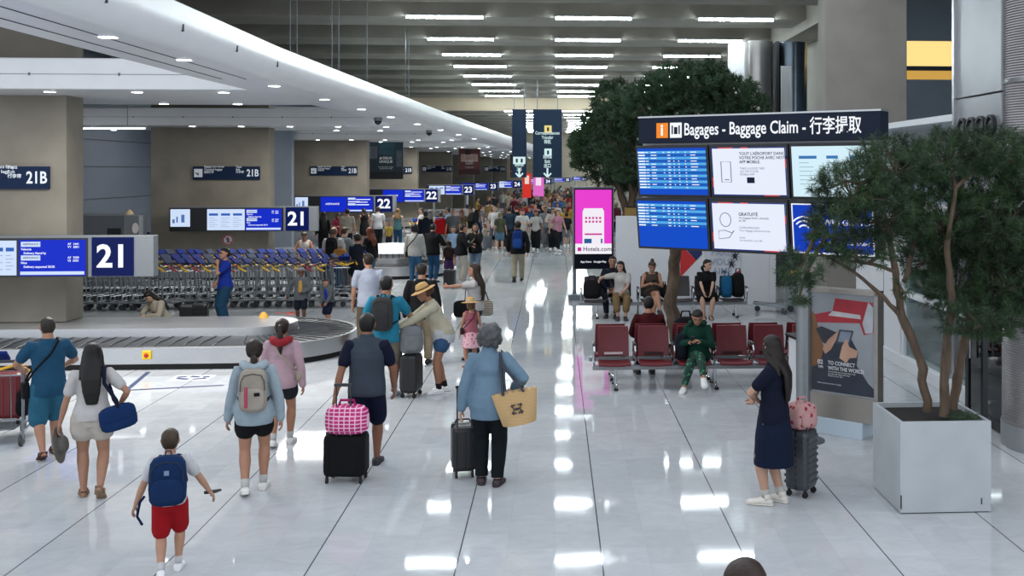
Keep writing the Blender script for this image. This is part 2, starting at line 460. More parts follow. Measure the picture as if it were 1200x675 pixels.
# glazed shopfront along the right wall
g = MB().span(5.69, 5.95, 13.9, 18.4, 0, .2).span(5.74, 5.86, 13.9, 17.4, 1.18, 1.28).span(5.74, 5.86, 13.9, 17.4, 2.6, 2.75)
for y in (13.92, 17.35): g.span(5.74, 5.86, y - .05, y + .05, .2, 2.7)
struct(g, 'window_1', WHITE, bevel=.006)
struct(MB().span(5.79, 5.80, 13.9, 17.35, .2, 2.6), 'window_1_pane', glass('clear_glass', '#c9d6d4', 1.45))
struct(MB().span(5.72, 5.95, 17.4, 20.0, 0, 2.75), 'wall_white_panel', WHITE, bevel=.004)
struct(MB().span(5.715, 5.72, 18.28, 18.295, .2, 2.75), 'trim_panel_joint', MATS['joint_grey'])
struct(MB().span(5.72, 6.3, 13.9, 24, 2.75, 3.3), 'wall_lintel', WBG)
struct(MB().span(9.5, 9.7, 10, 24, 0, 4), 'wall_shop_back', mat('shop_wall', '#8d9695', .7, noise=.08, nscale=.7))
struct(MB().span(5.9, 9.6, 19.95, 20.1, 0, 4), 'wall_shop_side', WHITE)
d = thing('door', 'dark glazed door between the steel cylinder and the white glazing', 'door', (5.5, 13.3, 0)); d['kind'] = 'structure'
MB().span(-.03, .03, -.85, .52, .02, 2.5).obj('leaf', glass('smoked_glass', '#2c3034', 1.5), d)
f = MB().span(-.05, .05, .5, .6, 0, 2.55).span(-.05, .05, -.95, -.85, 0, 2.55).span(-.05, .05, -.9, .6, 2.48, 2.58)
f.obj('frame', mat('door_frame', '#2a2d31', .4, .6), d)
MB().tube([(-.08, .35, .8), (-.08, .35, 1.5)], .015).obj('handle', CHROME, d)
f = thing('wet_floor_sign', 'yellow folding floor sign behind the glazing', 'sign', (7.6, 17.3, 0), R(60))
for s in (-1, 1):
    M_ = Matrix.Translation((0, .12 * s, 0)) @ Matrix.Rotation(R(9 * s), 4, 'X')
    MB().prism([(-.16, 0), (-.13, 0), (-.12, .08), (.12, .08), (.13, 0), (.16, 0), (.12, .85), (-.12, .85)], .012, M_).obj('panel', plastic('#c9c126'), f)
# shiny steel ducts beside the far side of the column
t = thing('steel_duct_column', 'tall polished steel drum left of the grey concrete column', 'column', (5.75, 30, 0)); t['kind'] = 'structure'
MB().lathe([(.42, 0), (.42, 4.5), (.425, 4.5), (.425, 4.54), (.42, 4.54), (.42, 6.9)], n=32).obj('drum', mat('drum_steel', '#a9a6a4', .3, .9, noise=.1, nscale=2), t, smooth=True)
MB().span(-.78, -.40, -.1, .5, 0, 6.9).obj('side_panel', WHITE, t)
t = thing('glass_lift_tube', 'curved glass and steel tube behind the baggage board', 'column', (6.75, 30.2, 0)); t['kind'] = 'structure'
MB().lathe([(.45, 0), (.45, 6.9)], n=32).obj('drum', mat('tube_blue_steel', '#6f7c86', .2, .9, noise=.3, nscale=1.2), t, smooth=True)
MB().span(-.52, -.44, -.45, .2, 0, 6.9).obj('frame', DARK, t)
MB().span(-.4, -.1, -.47, -.44, 3.3, 6.2).obj('panel', mat('pale_panel', '#b9bdbf', .5), t)
# ------------------------------------------------------------------ carousels
def rounded(cx, cy, xl, r, n=22):
    """outline open to the left: straight sides, round right end"""
    return [(xl, cy - r)] + [(cx + r * math.cos(a), cy + r * math.sin(a)) for a in [R(-90 + 180 * i / n) for i in range(n + 1)]] + [(xl, cy + r)]
BELT = mat('belt_rubber', '#2e3033', .38, noise=.15, nscale=4)
def carousel(label, cx, cy, xl):
    t = thing('baggage_carousel', label, 'baggage carousel', (cx, cy, 0))
    def ring(ra, za, rb, zb):
        A = rounded(0, 0, xl - cx, ra); B = rounded(0, 0, xl - cx, rb); n = len(A)
        return [(*p, za) for p in A] + [(*p, zb) for p in B], [(i, i + 1, n + i + 1, n + i) for i in range(n - 1)]
    MB()._add(*ring(1.74, 0, 1.74, .11)).obj('plinth', BLACK, t)
    m = MB()._add(*ring(1.80, .10, 1.80, .36)); m._add(*ring(1.80, .36, 1.775, .375)); m._add(*ring(1.775, .375, 1.74, .36))
    m.obj('side_panel', STEEL, t, smooth=True)
    MB()._add(*ring(1.75, .345, .74, .385)).obj('belt', BELT, t)
    s = MB()
    for i in range(26):          # overlapping crescent plates on the bend, straight plates on the run
        a = R(-84 + 168 * i / 25)
        c, sn = math.cos(a), math.sin(a); c2, s2 = math.cos(a + .12), math.sin(a + .12)
        s.tube([(.78 * c, .78 * sn, .392), (1.25 * math.cos(a + .03), 1.25 * math.sin(a + .03), .374), (1.72 * c2, 1.72 * s2, .354)], .009, n=5)
    x = -.2
    while x > xl - cx:
        for sy in (-1, 1): s.tube([(x, .78 * sy, .392), (x - .06, 1.25 * sy, .374), (x - .03, 1.72 * sy, .354)], .009, n=5)
        x -= .24
    s.obj('belt_plates', mat('plate_edge', '#4a4d51', .35, .4), t)
    MB()._add(*ring(.76, .36, .75, .53)).obj('deck_edge', STEEL, t, smooth=True)
    m = MB(); o = rounded(0, 0, xl - cx, .75)
    m._add([(*p, .53) for p in o], [tuple(range(len(o)))])
    m.obj('deck', mat('deck_steel', '#c3c5c6', .3, .75, noise=.06, nscale=3), t)
    return t
CAR = []
names = ['nearest steel baggage carousel with dark belt and yellow stop button, under the front 21 sign', 'second steel baggage carousel with white domed deck, by the 22 sign',
         'third baggage carousel, among the waiting crowd', 'fourth baggage carousel, far along the hall', 'fifth baggage carousel at the far end']
for i, y in enumerate(BAYS[:5]):
    dx = [0, .35, .55, .95, 1.5][i]
    CAR.append(carousel(names[i], -5.41 + dx, y - .1, (-10.6 if i == 2 else -14.5) + dx))
e = thing('emergency_button', 'yellow box with red emergency button on the nearest carousel side', 'button', (at(164, 422, .22)[0], 17.81, .25), 0)
MB().box((0, -.02, 0), (.14, .05, .14)).obj('box', plastic('#e8bf1a'), e, bevel=.006)
b = MB(); b.M = Matrix.Translation((0, -.045, 0)) @ Matrix.Rotation(R(90), 4, 'X'); b.lathe([(.036, 0), (.036, .012), (.025, .03)], n=14); b.obj('button', plastic('#b3221c'), e)
t = thing('wet_cone_cover', 'small orange yellow tag standing on the steel deck edge', 'tag', (at(309, 372, .53)[0], at(309, 372, .53)[1], .53))
MB().lathe([(.09, 0), (.07, .05), (.03, .1)], n=12).obj('body', plastic('#d9a23a'), t)
for x0, y0 in ((0, 0),):
    # white domed feed hood on the second carousel
    hx, hy = at(459, 296, .8)
    h = thing('feed_hood', 'white rounded feed hood on the second carousel', 'hood', (hx - .2, 33.9, .53))
    rings = [((0, 0, z), (a, 0, 0), (0, b_, 0)) for a, b_, z in ((1.2, .70, .15), (1.18, .69, .19), (1.02, .60, .28), (.80, .46, .37), (.5, .28, .43), (.12, .08, .455))]
    MB().loft(rings, 28).obj('shell', WHITE, h, smooth=True)
    gr = MB().loft([((0, 0, z), (1.1, 0, 0), (0, .64, 0)) for z in (0, .16)], 28)
    gr.obj('base', ALU, h, smooth=True); gr = MB()
    for k in range(14):
        a = R(-150 + 120 * k / 13); gr.tube([(1.16 * math.cos(a), .71 * math.sin(a), .02), (1.16 * math.cos(a), .71 * math.sin(a), .16)], .012, 5)
    gr.obj('grille', SATIN, h)

# ------------------------------------------------------------------ information signs of the carousels
BLUE = glow('#1430d4', .8); DBLUE = glow('#0b1c86', .45); PALE = glow('#cfe0fb', .95); INK = glow('#f4f8ff', 1.0); NUMB = glow('#0a1d66', .6)
LINE = glow('#6f93e0', .8)
OFFS = mat('screen_off', '#0a1020', .15)
def rows_part(parent, name, m, boxes, y=-.003):
    if 1 < len(boxes) <= 4:
        return [rows_part(parent, name[:-1] if name.endswith('s') else name, m, [q], y) for q in boxes][-1]
    q = MB()
    for x0, x1, z0, z1 in boxes: q.span(x0, x1, y, y + .002, z0, z1)
    return q.obj(name, m, parent)
def delivery_screen(t, x0, x1, z0, z1, y, detail):
    s = MB().span(x0, x1, y - .004, y, z0, z1).obj('delivery_screen', BLUE, t)
    w, h = x1 - x0, z1 - z0; Y = y - .006
    rows_part(s, 'flight_bars', PALE, [(x0 + .03 * w, x0 + .32 * w, z1 - .19 * h, z1 - .05 * h), (x0 + .03 * w, x0 + .32 * w, z1 - .57 * h, z1 - .43 * h), (x0 + .02 * w, x1 - .02 * w, z0 + .03 * h, z0 + .12 * h)], Y)
    if detail:
        L = ['Valencia', 'Nice'] if detail == 1 else ['Palermo', 'Nice']
        sub = ['Delivery Stand by', 'Delivery expected 20:20'] if detail == 1 else ['Delivery Stand by', 'Delivered expected 20:10']
        for k in range(2):
            zz = z1 - h * (.12 + .38 * k)
            txt('lettering', 'AIRFRANCE /', .08 * h, glow('#2a3a8c', .5), s, x0 + .06 * w, zz, Y - .003, bold=.01)
            txt('lettering', L[k], .085 * h, INK, s, x0 + .03 * w, zz - .14 * h, Y, bold=.02)
            txt('lettering', sub[k], .085 * h, INK, s, x0 + .07 * w, zz - .25 * h, Y, bold=.02)
            txt('lettering', 'AF  1441\nVY  5801' if k == 0 else 'AF  7505\nVS  5301', .085 * h, INK, s, x0 + .73 * w, zz - .04 * h, Y, bold=.015)
    else:
        rows_part(s, 'flight_rows', INK, [(x0 + .34 * w, x0 + .9 * w, z1 - .2 * h, z1 - .15 * h), (x0 + .34 * w, x0 + .8 * w, z1 - .38 * h, z1 - .33 * h), (x0 + .04 * w, x0 + .5 * w, z1 - .36 * h, z1 - .3 * h), (x0 + .34 * w, x0 + .85 * w, z1 - .56 * h, z1 - .5 * h)], Y)
    return s
def info_screen(t, x0, x1, z0, z1, y):
    s = MB().span(x0, x1, y - .004, y, z0, z1).obj('notice_screen', PALE, t)
    w, h = x1 - x0, z1 - z0
    rows_part(s, 'notice_buttons', glow('#3567c4', .8), [(x0 + (.05 + .32 * k) * w, x0 + (.29 + .32 * k) * w, z1 - .31 * h, z1 - .2 * h) for k in range(3)], y - .006)
    rows_part(s, 'notice_lines', glow('#9fb4d8', .8), [(x0 + (.05 + .32 * k) * w, x0 + (.05 + .32 * k + .15 + .08 * ((k + q) % 2)) * w, z1 - (.44 + .1 * q) * h, z1 - (.42 + .1 * q) * h) for k in range(3) for q in range(5)], y - .006)
    return s
def belt_sign(label, num, Y, zc, h, xs, num_u, end_u, detail, screens):
    """xs: pixel columns of the housing; all laid on the plane y = Y"""
    X = lambda u: at_y(u, Y)[0]
    x0, x1 = X(xs[0]), X(xs[1])
    t = thing('carousel_sign', label, 'information sign', (x0, Y, zc), 0, 'carousel number signs')
    W = x1 - x0
    MB().span(0, W, 0, .22, -h / 2 - .03, h / 2 + .04).obj('housing', mat('sign_housing', '#6f7478', .5, .3, noise=.04), t, bevel=.01)
    scr_end = X(num_u[0]) - x0 - .09
    MB().span(-.01, scr_end + .02, -.02, .0, -h / 2 - .02, h / 2 - .0).obj('screen_surround', SATIN, t)
    for kind, u0, u1 in screens:
        a, b_ = X(u0) - x0, X(u1) - x0
        if kind == 'd': delivery_screen(t, a, b_, -h / 2, h / 2 - .03, -.02, detail)
        elif kind == 'i': info_screen(t, a, b_, -h / 2 + .01, h / 2 - .04, -.02)
        elif kind == 'b':
            s = MB().span(a, b_, -.024, -.02, -h / 2, h / 2 - .03).obj('airline_screen', BLUE, t)
            txt('lettering', 'AIRFRANCE', .17 * h, INK, s, (a + b_) / 2 - .05, 0, -.026, 'CENTER', .01)
            rows_part(s, 'red_dash', glow('#e03030', .9), [((a + b_) / 2 + .17, (a + b_) / 2 + .22, -.03, .04)], -.026)
        elif kind == 'p':
            s = MB().span(a, b_, -.024, -.02, -h / 2 + .12, h / 2 - .04).obj('picture_screen', PALE, t)
            rows_part(s, 'skyline', glow('#5d86c8', .7), [(a + .3 * (b_ - a), a + .38 * (b_ - a), -.1, .08), (a + .55 * (b_ - a), a + .72 * (b_ - a), -.1, .14), (a + .1 * (b_ - a), a + .22 * (b_ - a), -.12, 0)], -.026)
    na, nb = X(num_u[0]) - x0, X(num_u[1]) - x0
    n = MB().span(na, nb, -.02, .0, -h / 2 - .01, h / 2 + .01).obj('number_panel', NUMB, t)
    txt('number', num, .70 * h * 1.2, INK, n, (na + nb) / 2, -.01, -.024, 'CENTER', .028)
    return t
def zrow(v0, v1, u, Y):
    d = at_y(u, Y)[1]
    return CAM_H - ((v0 + v1) / 2 - 200) * d / FPX, (v1 - v0) * d / FPX
for lb, num, Y, (v0, v1), xs, nu, eu, det, sc in (
    ('large 21 carousel sign on the nearest concrete column, Valencia and Nice listed', '21', 18.9, (279, 323), (-60, 180), (108, 157), 178, 1, [('i', -20, 20), ('d', 23, 101)]),
    ('21 carousel sign with four screens on the second concrete column', '21', 33.4, (243.5, 270), (199, 372), (335, 362), 372, 2, [('p', 200, 223), ('i', 243, 287), ('d', 288, 330)]),
    ('22 carousel sign with an airline screen, on the third concrete column', '22', 47.6, (230, 248), (345, 464), (440, 460), 464, 0, [('p', 346, 361), ('b', 376, 406), ('d', 407, 437)]),
    ('22 carousel sign partly behind the dark poster, on the fourth column', '22', 61.9, (222, 236.5), (432, 516), (498.5, 513), 516, 0, [('b', 449, 473), ('d', 474, 497)]),
    ('23 carousel sign with a white screen, beside the farther poster', '23', 64.5, (217, 228), (500, 556), (543, 555), 557, 0, [('i', 503, 521), ('d', 522, 541)]),
    ('second 23 carousel sign, farther along the hall', '23', 78, (214.5, 222.5), (538, 584), (573, 583), 585, 0, [('b', 541, 556), ('d', 557, 571)]),
    ('24 carousel sign just before the hanging signs', '24', 84, (212, 220), (584, 612), (601, 611), 613, 0, [('i', 585, 591), ('d', 591, 600)]),
    ('24 carousel sign under the wide hanging sign', '24', 92, (209.5, 215.5), (620, 650), (638, 646), 650, 0, [('d', 621, 636)]),
    ('25 carousel sign at the far end of the row', '25', 100, (208.5, 213), (646, 671), (662, 668), 671, 0, [('d', 648, 661)]),
    ('last and smallest 25 carousel sign, by the tree crown', '25', 112, (207, 211.5), (671, 690), (682, 687), 690, 0, [('d', 672, 681)])):
    zc, h = zrow(v0, v1, (xs[0] + xs[1]) / 2, Y)
    s = belt_sign(lb, num, Y, zc, h, xs, nu, eu, det, sc)
    if Y < 63:
        cy = min(q for q in BAYS if q > Y) - Y
        W = at_y(xs[1], Y)[0] - at_y(xs[0], Y)[0]; m = MB()
        for k in ((.35, .6) if Y < 20 else (.25, .55)): m.span(W * k - .04, W * k + .04, .2, cy, -.06, .06)
        m.obj('bracket', ALU, s)
    if Y > 63:
        W = at_y(xs[1], Y)[0] - at_y(xs[0], Y)[0]
        m = MB()
        for k in (.15, .85): m.span(W * k - .06, W * k + .06, .06, .16, -zc, -h / 2)
        m.obj('post', ALU, s)

# navy wall signs on the columns
def wall_sign(label, u0, u1, v0, v1, Y, full=True):
    x0, d = at_y(u0, Y); x1 = at_y(u1, Y)[0]
    z = CAM_H - ((v0 + v1) / 2 - 200) * d / FPX; h = (v1 - v0) * d / FPX; W = x1 - x0
    t = thing('wall_sign', label, 'direction sign', (x0, Y, z), 0, 'navy direction signs on columns')
    p = MB().span(0, W, -.05, 0, -h / 2, h / 2).obj('panel', NAVY, t, bevel=.004)
    w_ = mat('sign_white', '#dfe6ee', .5)
    y = -.054
    txt('number', '21B', .74 * h, w_, p, W - .08 * h, -.02 * h, y, 'RIGHT', .02, .78)
    txt('lettering', 'Tapis\nBelt\n\u884c\u674e\u5e26', .2 * h, w_, p, W - 1.78 * h, .26 * h, y, 'LEFT', .015)
    if full:
        rows_part(p, 'pictogram', w_, [(.02 * W, .02 * W + .62 * h, -.31 * h, .31 * h)], y)
        q = MB()
        for a, b_ in (((.18, .55), (.45, .3)), ((.5, .2), (.5, .55))): q.tube([(.02 * W + a[0] * .62 * h, y - .004, (a[1] - .5) * .6 * h), (.02 * W + b_[0] * .62 * h, y - .004, (b_[1] - .5) * .6 * h)], .03 * h, 5)
        q.obj('arrow', NAVY, p)
        txt('lettering', 'Bagages hors format\nOversized baggage\n\u8d85\u89c4\u884c\u674e', .21 * h, w_, p, .05 * W + .60 * h, .27 * h, y, 'LEFT', .015, .85)
    return t
wall_sign('cut-off navy 21B belt sign on the nearest concrete column', -40, 59, 195, 221.5, 19.68)
wall_sign('navy 21B oversized baggage sign on the second column', 226.5, 305, 195, 210.5, 33.98)
wall_sign('navy 21B oversized baggage sign on the third column', 363.5, 419, 195, 205.5, 48.28)
wall_sign('navy 21B sign half behind the dark poster', 445, 483, 195.5, 203.5, 62.58)
wall_sign('navy 21B sign on the fifth column beside the maroon poster', 494.5, 530, 194.5, 201.5, 76.88)
wall_sign('small navy 21B sign between maroon poster and hanging signs', 568, 592, 195, 201, 91.18)

# hanging posters
def poster(label, u0, u1, v0, v1, Y, base, accent, lines, bits):
    x0, d = at_y(u0, Y); x1 = at_y(u1, Y)[0]; zt = CAM_H - (v0 - 200) * d / FPX; zb = CAM_H - (v1 - 200) * d / FPX
    W, H = x1 - x0, zt - zb
    t = thing('hanging_poster', label, 'poster', (x0, Y, zb), 0)
    p = MB().span(0, W, 0, .06, 0, H).obj('panel', mat('poster_' + base, base, .5, noise=.35, nscale=1.1, color2=accent), t)
    for k, (mcol, bx) in enumerate(bits): rows_part(p, 'picture_patch', mat('print_' + mcol, mcol, .6, noise=.3, nscale=3), [(a * W, b_ * W, c * H, e_ * H) for a, b_, c, e_ in bx], -.004 - .001 * k)
    txt('lettering', lines, .085 * H, mat('print_white', '#e6e8ea', .6), p, W / 2, H * .47, -.014, 'CENTER', .02)
    txt('lettering', 'une experience unique\nau coeur de la ville', .04 * H, MATS['print_white'], p, W / 2, H * .28, -.014, 'CENTER')
    m = MB()
    for k in (.1, .9): m.tube([(W * k, .03, H), (W * k, .03, H + 5.26 - zt)], .012, 6)
    m.obj('hanger', ZINC, t)
poster('dark teal hanging poster with white lettering', 432, 472.5, 162, 210, 55, '#18222e', '#0f3a48', '# DEUX\nUNIQUE', [('#1f4a58', [(.3, .75, .6, .95)]), ('#4b5560', [(.02, .25, .5, .8), (.8, .97, .3, .7)]), ('#0e141c', [(0, 1, 0, .18)])])
poster('maroon hanging poster with a pale figure, farther along', 537.5, 562.5, 174.5, 204.5, 72, '#4a2026', '#6d3a36', 'LA BELLE\nSAISON', [('#b59a90', [(.1, .9, .5, .8)]), ('#2a2228', [(.3, .55, .78, .98)]), ('#3a161c', [(0, 1, 0, .2)])])
poster('dark red poster edge seen beside the slim hanging sign', 598, 601.5, 181, 208, 80, '#5a2a2e', '#3a2a30', ' ', [])

# hanging navy direction signs
def hang_sign(label, u0, u1, Y, items):
    x0, d = at_y(u0, Y); x1 = at_y(u1, Y)[0]; W = x1 - x0
    zb, zt = CAM_H - 8 * d / FPX, CAM_H + 72 * d / FPX; H = zt - zb
    t = thing('hanging_sign', label, 'direction sign', (x0, Y, zb), 0)
    p = MB().span(0, W, 0, .25, 0, H).obj('panel', mat('sign_teal_navy', '#10253c', .5, noise=.05, spec=.2), t, bevel=.01)
    wl = glow('#d9f4f6', .9)
    for kind, z, s in items:
        z *= H
        if kind == 'arrow':
            q = MB().span(W / 2 - .04, W / 2 + .04, -.008, -.004, z - .2, z + .22)
            for sg in (-1, 1): q.tube([(W / 2, -.006, z - .2), (W / 2 + sg * .17, -.006, z - .02)], .04, 5, .2)
            q.obj('arrow', wl, p)
        elif kind == 'icon':
            for k, cx in enumerate(s[1]): 
                rows_part(p, 'pictogram', glow(s[0], .9), [(W * cx - .17, W * cx + .17, z - .17, z + .17)], -.006)
                rows_part(p, 'pictogram_figure', glow('#3a4a50', .4), [(W * cx - .05, W * cx + .05, z - .1, z + .08)], -.008)
        else:
            txt('lettering', s, .21, wl, p, W / 2, z, -.006, 'CENTER', .02, kind)
    m = MB()
    for k in (.15, .85): m.tube([(W * k, .12, H), (W * k, .12, ZC + 1.01 - zb)], .02, 6)
    m.obj('hanger', ZINC, t)
hang_sign('slim navy hanging sign with two icons and a down arrow', 600, 617, 50, [('icon', .25, ('#d9f4f6', (.33, .67))), (.36, .185, 'Bagages tapis\nBaggage belts\n22 a 25'), ('arrow', .07, '')])
hang_sign('wide navy hanging sign for transfer and exit', 624.5, 658.5, 50, [('icon', .71, ('#f2dd8a', (.52,))), (.75, .585, 'Correspondances\nTransfer\n\u8f6c\u673a'), ('icon', .37, ('#d9f4f6', (.52,))), (.8, .235, 'Sortie\nExit\n\u51fa\u53e3'), ('arrow', .07, '')])

# distant upright banners
for lb, u, v0, v1, wd, Y, c, c2 in (('tall red banner standing in the distant crowd', 617.5, 203, 221, .55, 70, '#d8322c', '#f0d8d0'), ('pink and white lit totem in the distance under the wide sign', 631, 208, 220, .75, 74, '#e070c8', '#f6e6f6')):
    x, d = at_y(u, Y); z0 = CAM_H - (v1 - 200) * d / FPX; z1 = CAM_H - (v0 - 200) * d / FPX
    t = thing('banner_stand', lb, 'banner', (x, Y, 0))
    MB().span(-wd / 2, wd / 2, 0, .12, z0 - .6, z1).obj('panel', glow(c, .9), t)
    MB().span(-wd * .25, wd * .25, -.006, 0, (z0 + z1) / 2 - .2, (z0 + z1) / 2 + .35).obj('print', glow(c2, .9), t)
    MB().span(-.05, .05, .03, .09, 0, z0 - .6).lathe([(.3, 0), (.3, .02), (.05, .03)]).obj('foot', ALU, t)

# ------------------------------------------------------------------ grey cabin behind the nearest sign, no-entry disc, stanchion rail
x0 = at_y(97, 31)[0]; x1 = at_y(163, 31)[0]
t = thing('service_booth', 'grey service booth with a dark opening beside the nearest column', 'booth', ((x0 + x1) / 2, 31, 0))
w_ = x1 - x0
MB().span(-w_ / 2 - .6, w_ / 2 - .45, 0, 1.8, 0, 1.98).obj('body', mat('booth_grey', '#5f656a', .55, .2, noise=.05), t, bevel=.01)
MB().span(w_ / 2 - .44, w_ / 2, 0, .3, 0, 1.98).obj('side_post', mat('booth_grey2', '#777c80', .55, .2), t, bevel=.01)
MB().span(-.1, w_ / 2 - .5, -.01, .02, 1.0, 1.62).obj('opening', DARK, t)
MB().lathe([(.12, 1.98), (.08, 2.06), (.02, 2.12)], (.2, .8, 0)).obj('beacon', plastic('#c9b38a'), t)
b = MB(); b.M = Matrix.Translation((w_ / 2 - .1, -.01, 1.62)) @ Matrix.Rotation(R(90), 4, 'X') @ Matrix.Diagonal((1, 1.7, 1, 1)); b.lathe([(.09, 0), (.09, .006)], n=18); b.obj('notice', mat('notice_pale', '#d9cfd2', .5), t)
X, d = at_y(267, 33.99); z = CAM_H - (281 - 200) * d / FPX
t = thing('no_entry_sign', 'round white no-walking sign with red ring on the second column', 'sign', (X, 33.998, z))
RM = Matrix.Rotation(R(90), 4, 'X')
def disc(r, y, **k):
    b = MB(); b.M = Matrix.Translation((0, y, 0)) @ RM; b.lathe([(r, 0), (r, .006)], n=28); return b
disc(.165, 0).obj('plate', mat('sign_white', '#dfe6ee', .5), t)
b = MB(); b.tube([(.145 * math.cos(a), -.01, .145 * math.sin(a)) for a in [R(i * 15) for i in range(24)]], .017, 6, closed=True)
b.tube([(-.1, -.012, .1), (.1, -.012, -.1)], .012, 6); b.obj('ring', mat('sign_red', '#b52a2a', .5), t)
b = MB().ball((0, -.012, .075), .022); b.tube([(0, -.01, .05), (0, -.01, -.02)], .022, 6); b.tube([(0, -.01, -.02), (.035, -.01, -.1)], .013, 6); b.tube([(0, -.01, -.02), (-.035, -.01, -.1)], .013, 6); b.tube([(-.05, -.01, .0), (0, -.01, .04), (.05, -.01, .0)], .01, 6)
b.obj('figure', SATIN, t)

# floor markings
FM = mat('floor_blue_tape', '#3a4668', .5); FR = mat('floor_red_tape', '#d2442c', .5)
def floor_line(name, label, pts, w, m):
    q = MB()
    for a, b_ in zip(pts, pts[1:]):
        a, b_ = Vector((*a, .003)), Vector((*b_, .003)); d = (b_ - a).normalized(); nrm = Vector((-d.y, d.x, 0)) * w / 2
        q._add([a - nrm, a + nrm, b_ + nrm, b_ - nrm], [(0, 1, 2, 3)])
    o = q.obj(name, m); tag(o, label, 'floor marking'); return o
floor_line('floor_marking', 'dark blue taped corner line on the floor before the carousel', [at(174, 436), at(148, 457.5), at(262, 451.5)], .07, FM)
floor_line('floor_arrow', 'red tape mark on the floor beside the trolleys', [at(322, 367), at(344, 366), at(338, 369.5)], .16, FR)
s = MB(); cx, cy = at(225, 443)
s.box((cx, cy, .002), (.62, .42, .003)); o = s.obj('floor_sticker', mat('sticker_white', '#e2e4e8', .4)); tag(o, 'white floor sticker with navy print before the carousel', 'floor sticker')
q = MB()
for k, (a, b_, w2) in enumerate(((-.18, .08, .14), (.02, .09, .16), (.2, .06, .1), (-.12, -.08, .22), (.14, -.09, .2))): q.box((cx + a, cy + b_, .005), (w2, .09, .002), rz=.3 * (-1) ** k)
q.obj('print', mat('sticker_navy', '#27305e', .5), o)

# ------------------------------------------------------------------ luggage trolleys nested in rows
def trolley():
    """pushed along +x: wheels and deck ahead, upright and handle behind (-x)"""
    t = thing('luggage_trolley', 'x', 'luggage trolley')
    q = MB()
    for s in (-1, 1): q.tube([(-.36, .26 * s, .16), (.38, .17 * s, .19), (.47, .14 * s, .2)], .017, 6)
    q.tube([(.47, -.14, .2), (.50, 0, .22), (.47, .14, .2)], .017, 6)
    q.obj('base_frame', ZINC, t)
    MB().span(-.30, .40, -.15, .15, .19, .205).obj('deck', mat('deck_grey', '#878e92', .45, .6, noise=.1), t, bevel=.004)
    q = MB()
    for s in (-1, 1): q.tube([(-.33, .26 * s, .10), (-.34, .27 * s, .5), (-.40, .28 * s, .98)], .016, 6)
    for z, x in ((.32, -.333), (.85, -.38)): q.tube([(x, -.27, z), (x, .27, z)], .01, 5)
    for yy in (-.14, 0, .14): q.tube([(-.33, yy, .2), (-.36, yy, .85)], .006, 4)
    q.obj('upright', ZINC, t)
    MB().tube([(-.40, -.28, .98), (-.46, -.27, 1.03), (-.46, .27, 1.03), (-.40, .28, .98)], .02, 6).obj('handle_bar', plastic('#2b2f36'), t)
    MB().tube([(-.44, -.27, 1.0), (-.40, -.30, .93), (-.22, -.31, .86)], [.02, .026, .018], 6).tube([(-.46, -.22, .985), (-.50, -.1, .95), (-.50, .1, .95), (-.46, .22, .985)], .018, 6).obj('brake_lever', plastic('#e3b01c'), t)
    m = MB().box((-.40, 0, 1.085), (.04, .27, .17), M=Matrix.Rotation(R(-50), 3, 'Y'))
    m.obj('handle_panel', mat('panel_blue', '#15286e', .75, spec=.15, noise=.1, nscale=12), t, bevel=.01)
    for x, y, r in ((-.30, .24, .075), (-.30, -.24, .075), (.42, 0, .065)):
        w = MB(); w.M = Matrix.Translation((x, y, r)) @ Matrix.Rotation(R(90), 4, 'X')
        w.lathe([(r * .5, -.02), (r, -.016), (r, .016), (r * .5, .02)], n=12); w.obj('wheel', mat('wheel_grey', '#3b3f43', .5), t)
    return t
T0 = None
def put_trolley(x, y, rz, label, group):
    global T0
    if T0 is None:
        T0 = trolley(); T0.location = (x, y, 0); T0.rotation_euler = (0, 0, rz); T0['label'] = label; T0['group'] = group; return T0
    return dup(T0, (x, y, 0), rz, label, group)
REDLEV = plastic('#a82d38')
def recol(o, part, m):
    for c in o.children:
        if c.name.split('.')[0] == part:
            c.data = c.data.copy(); c.data.materials[0] = m; break
RL = None
n = 0
rowname = ['front', 'middle', 'rear']
for r_, (y, xa, xb) in enumerate(((25.6, -12.3, -5.1), (27.3, -12.6, -4.9), (29.0, -12.8, -4.6))):
    k = 0; x = xa
    while x < xb:
        o = put_trolley(x + rnd.uniform(-.02, .02), y + rnd.uniform(-.04, .04) + (.35 if x > -9 and r_ == 0 else 0), R(90) * 0 + rnd.uniform(-.10, .10) + R(-20),
                    '%s trolley from the column end in the %s row of nested trolleys' % (ordn(k), rowname[r_]), 'nested luggage trolleys')
        for ch in o.children:
            if ch.name.startswith('brake_lever') and (k + r_) % 5 not in (0, 2, 3):
                ch.material_slots[0].link = 'OBJECT'; ch.material_slots[0].material = REDLEV if (k * 7 + r_) % 3 else plastic('#6a6f75')
            if ch.name.startswith('handle_panel') and (k * 5 + r_) % 4 == 1:
                ch.material_slots[0].link = 'OBJECT'; ch.material_slots[0].material = mat('panel_slate', '#39425a', .75, spec=.15)
        k += 1; x += .265
for k in range(5):
    put_trolley(at_y(165 + 10 * k, 37)[0], 37 + .1 * k, R(-90), '%s grey trolley behind the booth, next to the second 21 sign' % ordn(k), 'trolleys behind the booth')
for k in range(8):
    put_trolley(at_y(524 + 4.5 * k, 45)[0] - 1.4, 47 + .15 * k, R(-60), '%s trolley of the far group near the 22 signs' % ordn(k), 'trolleys near carousel 22')

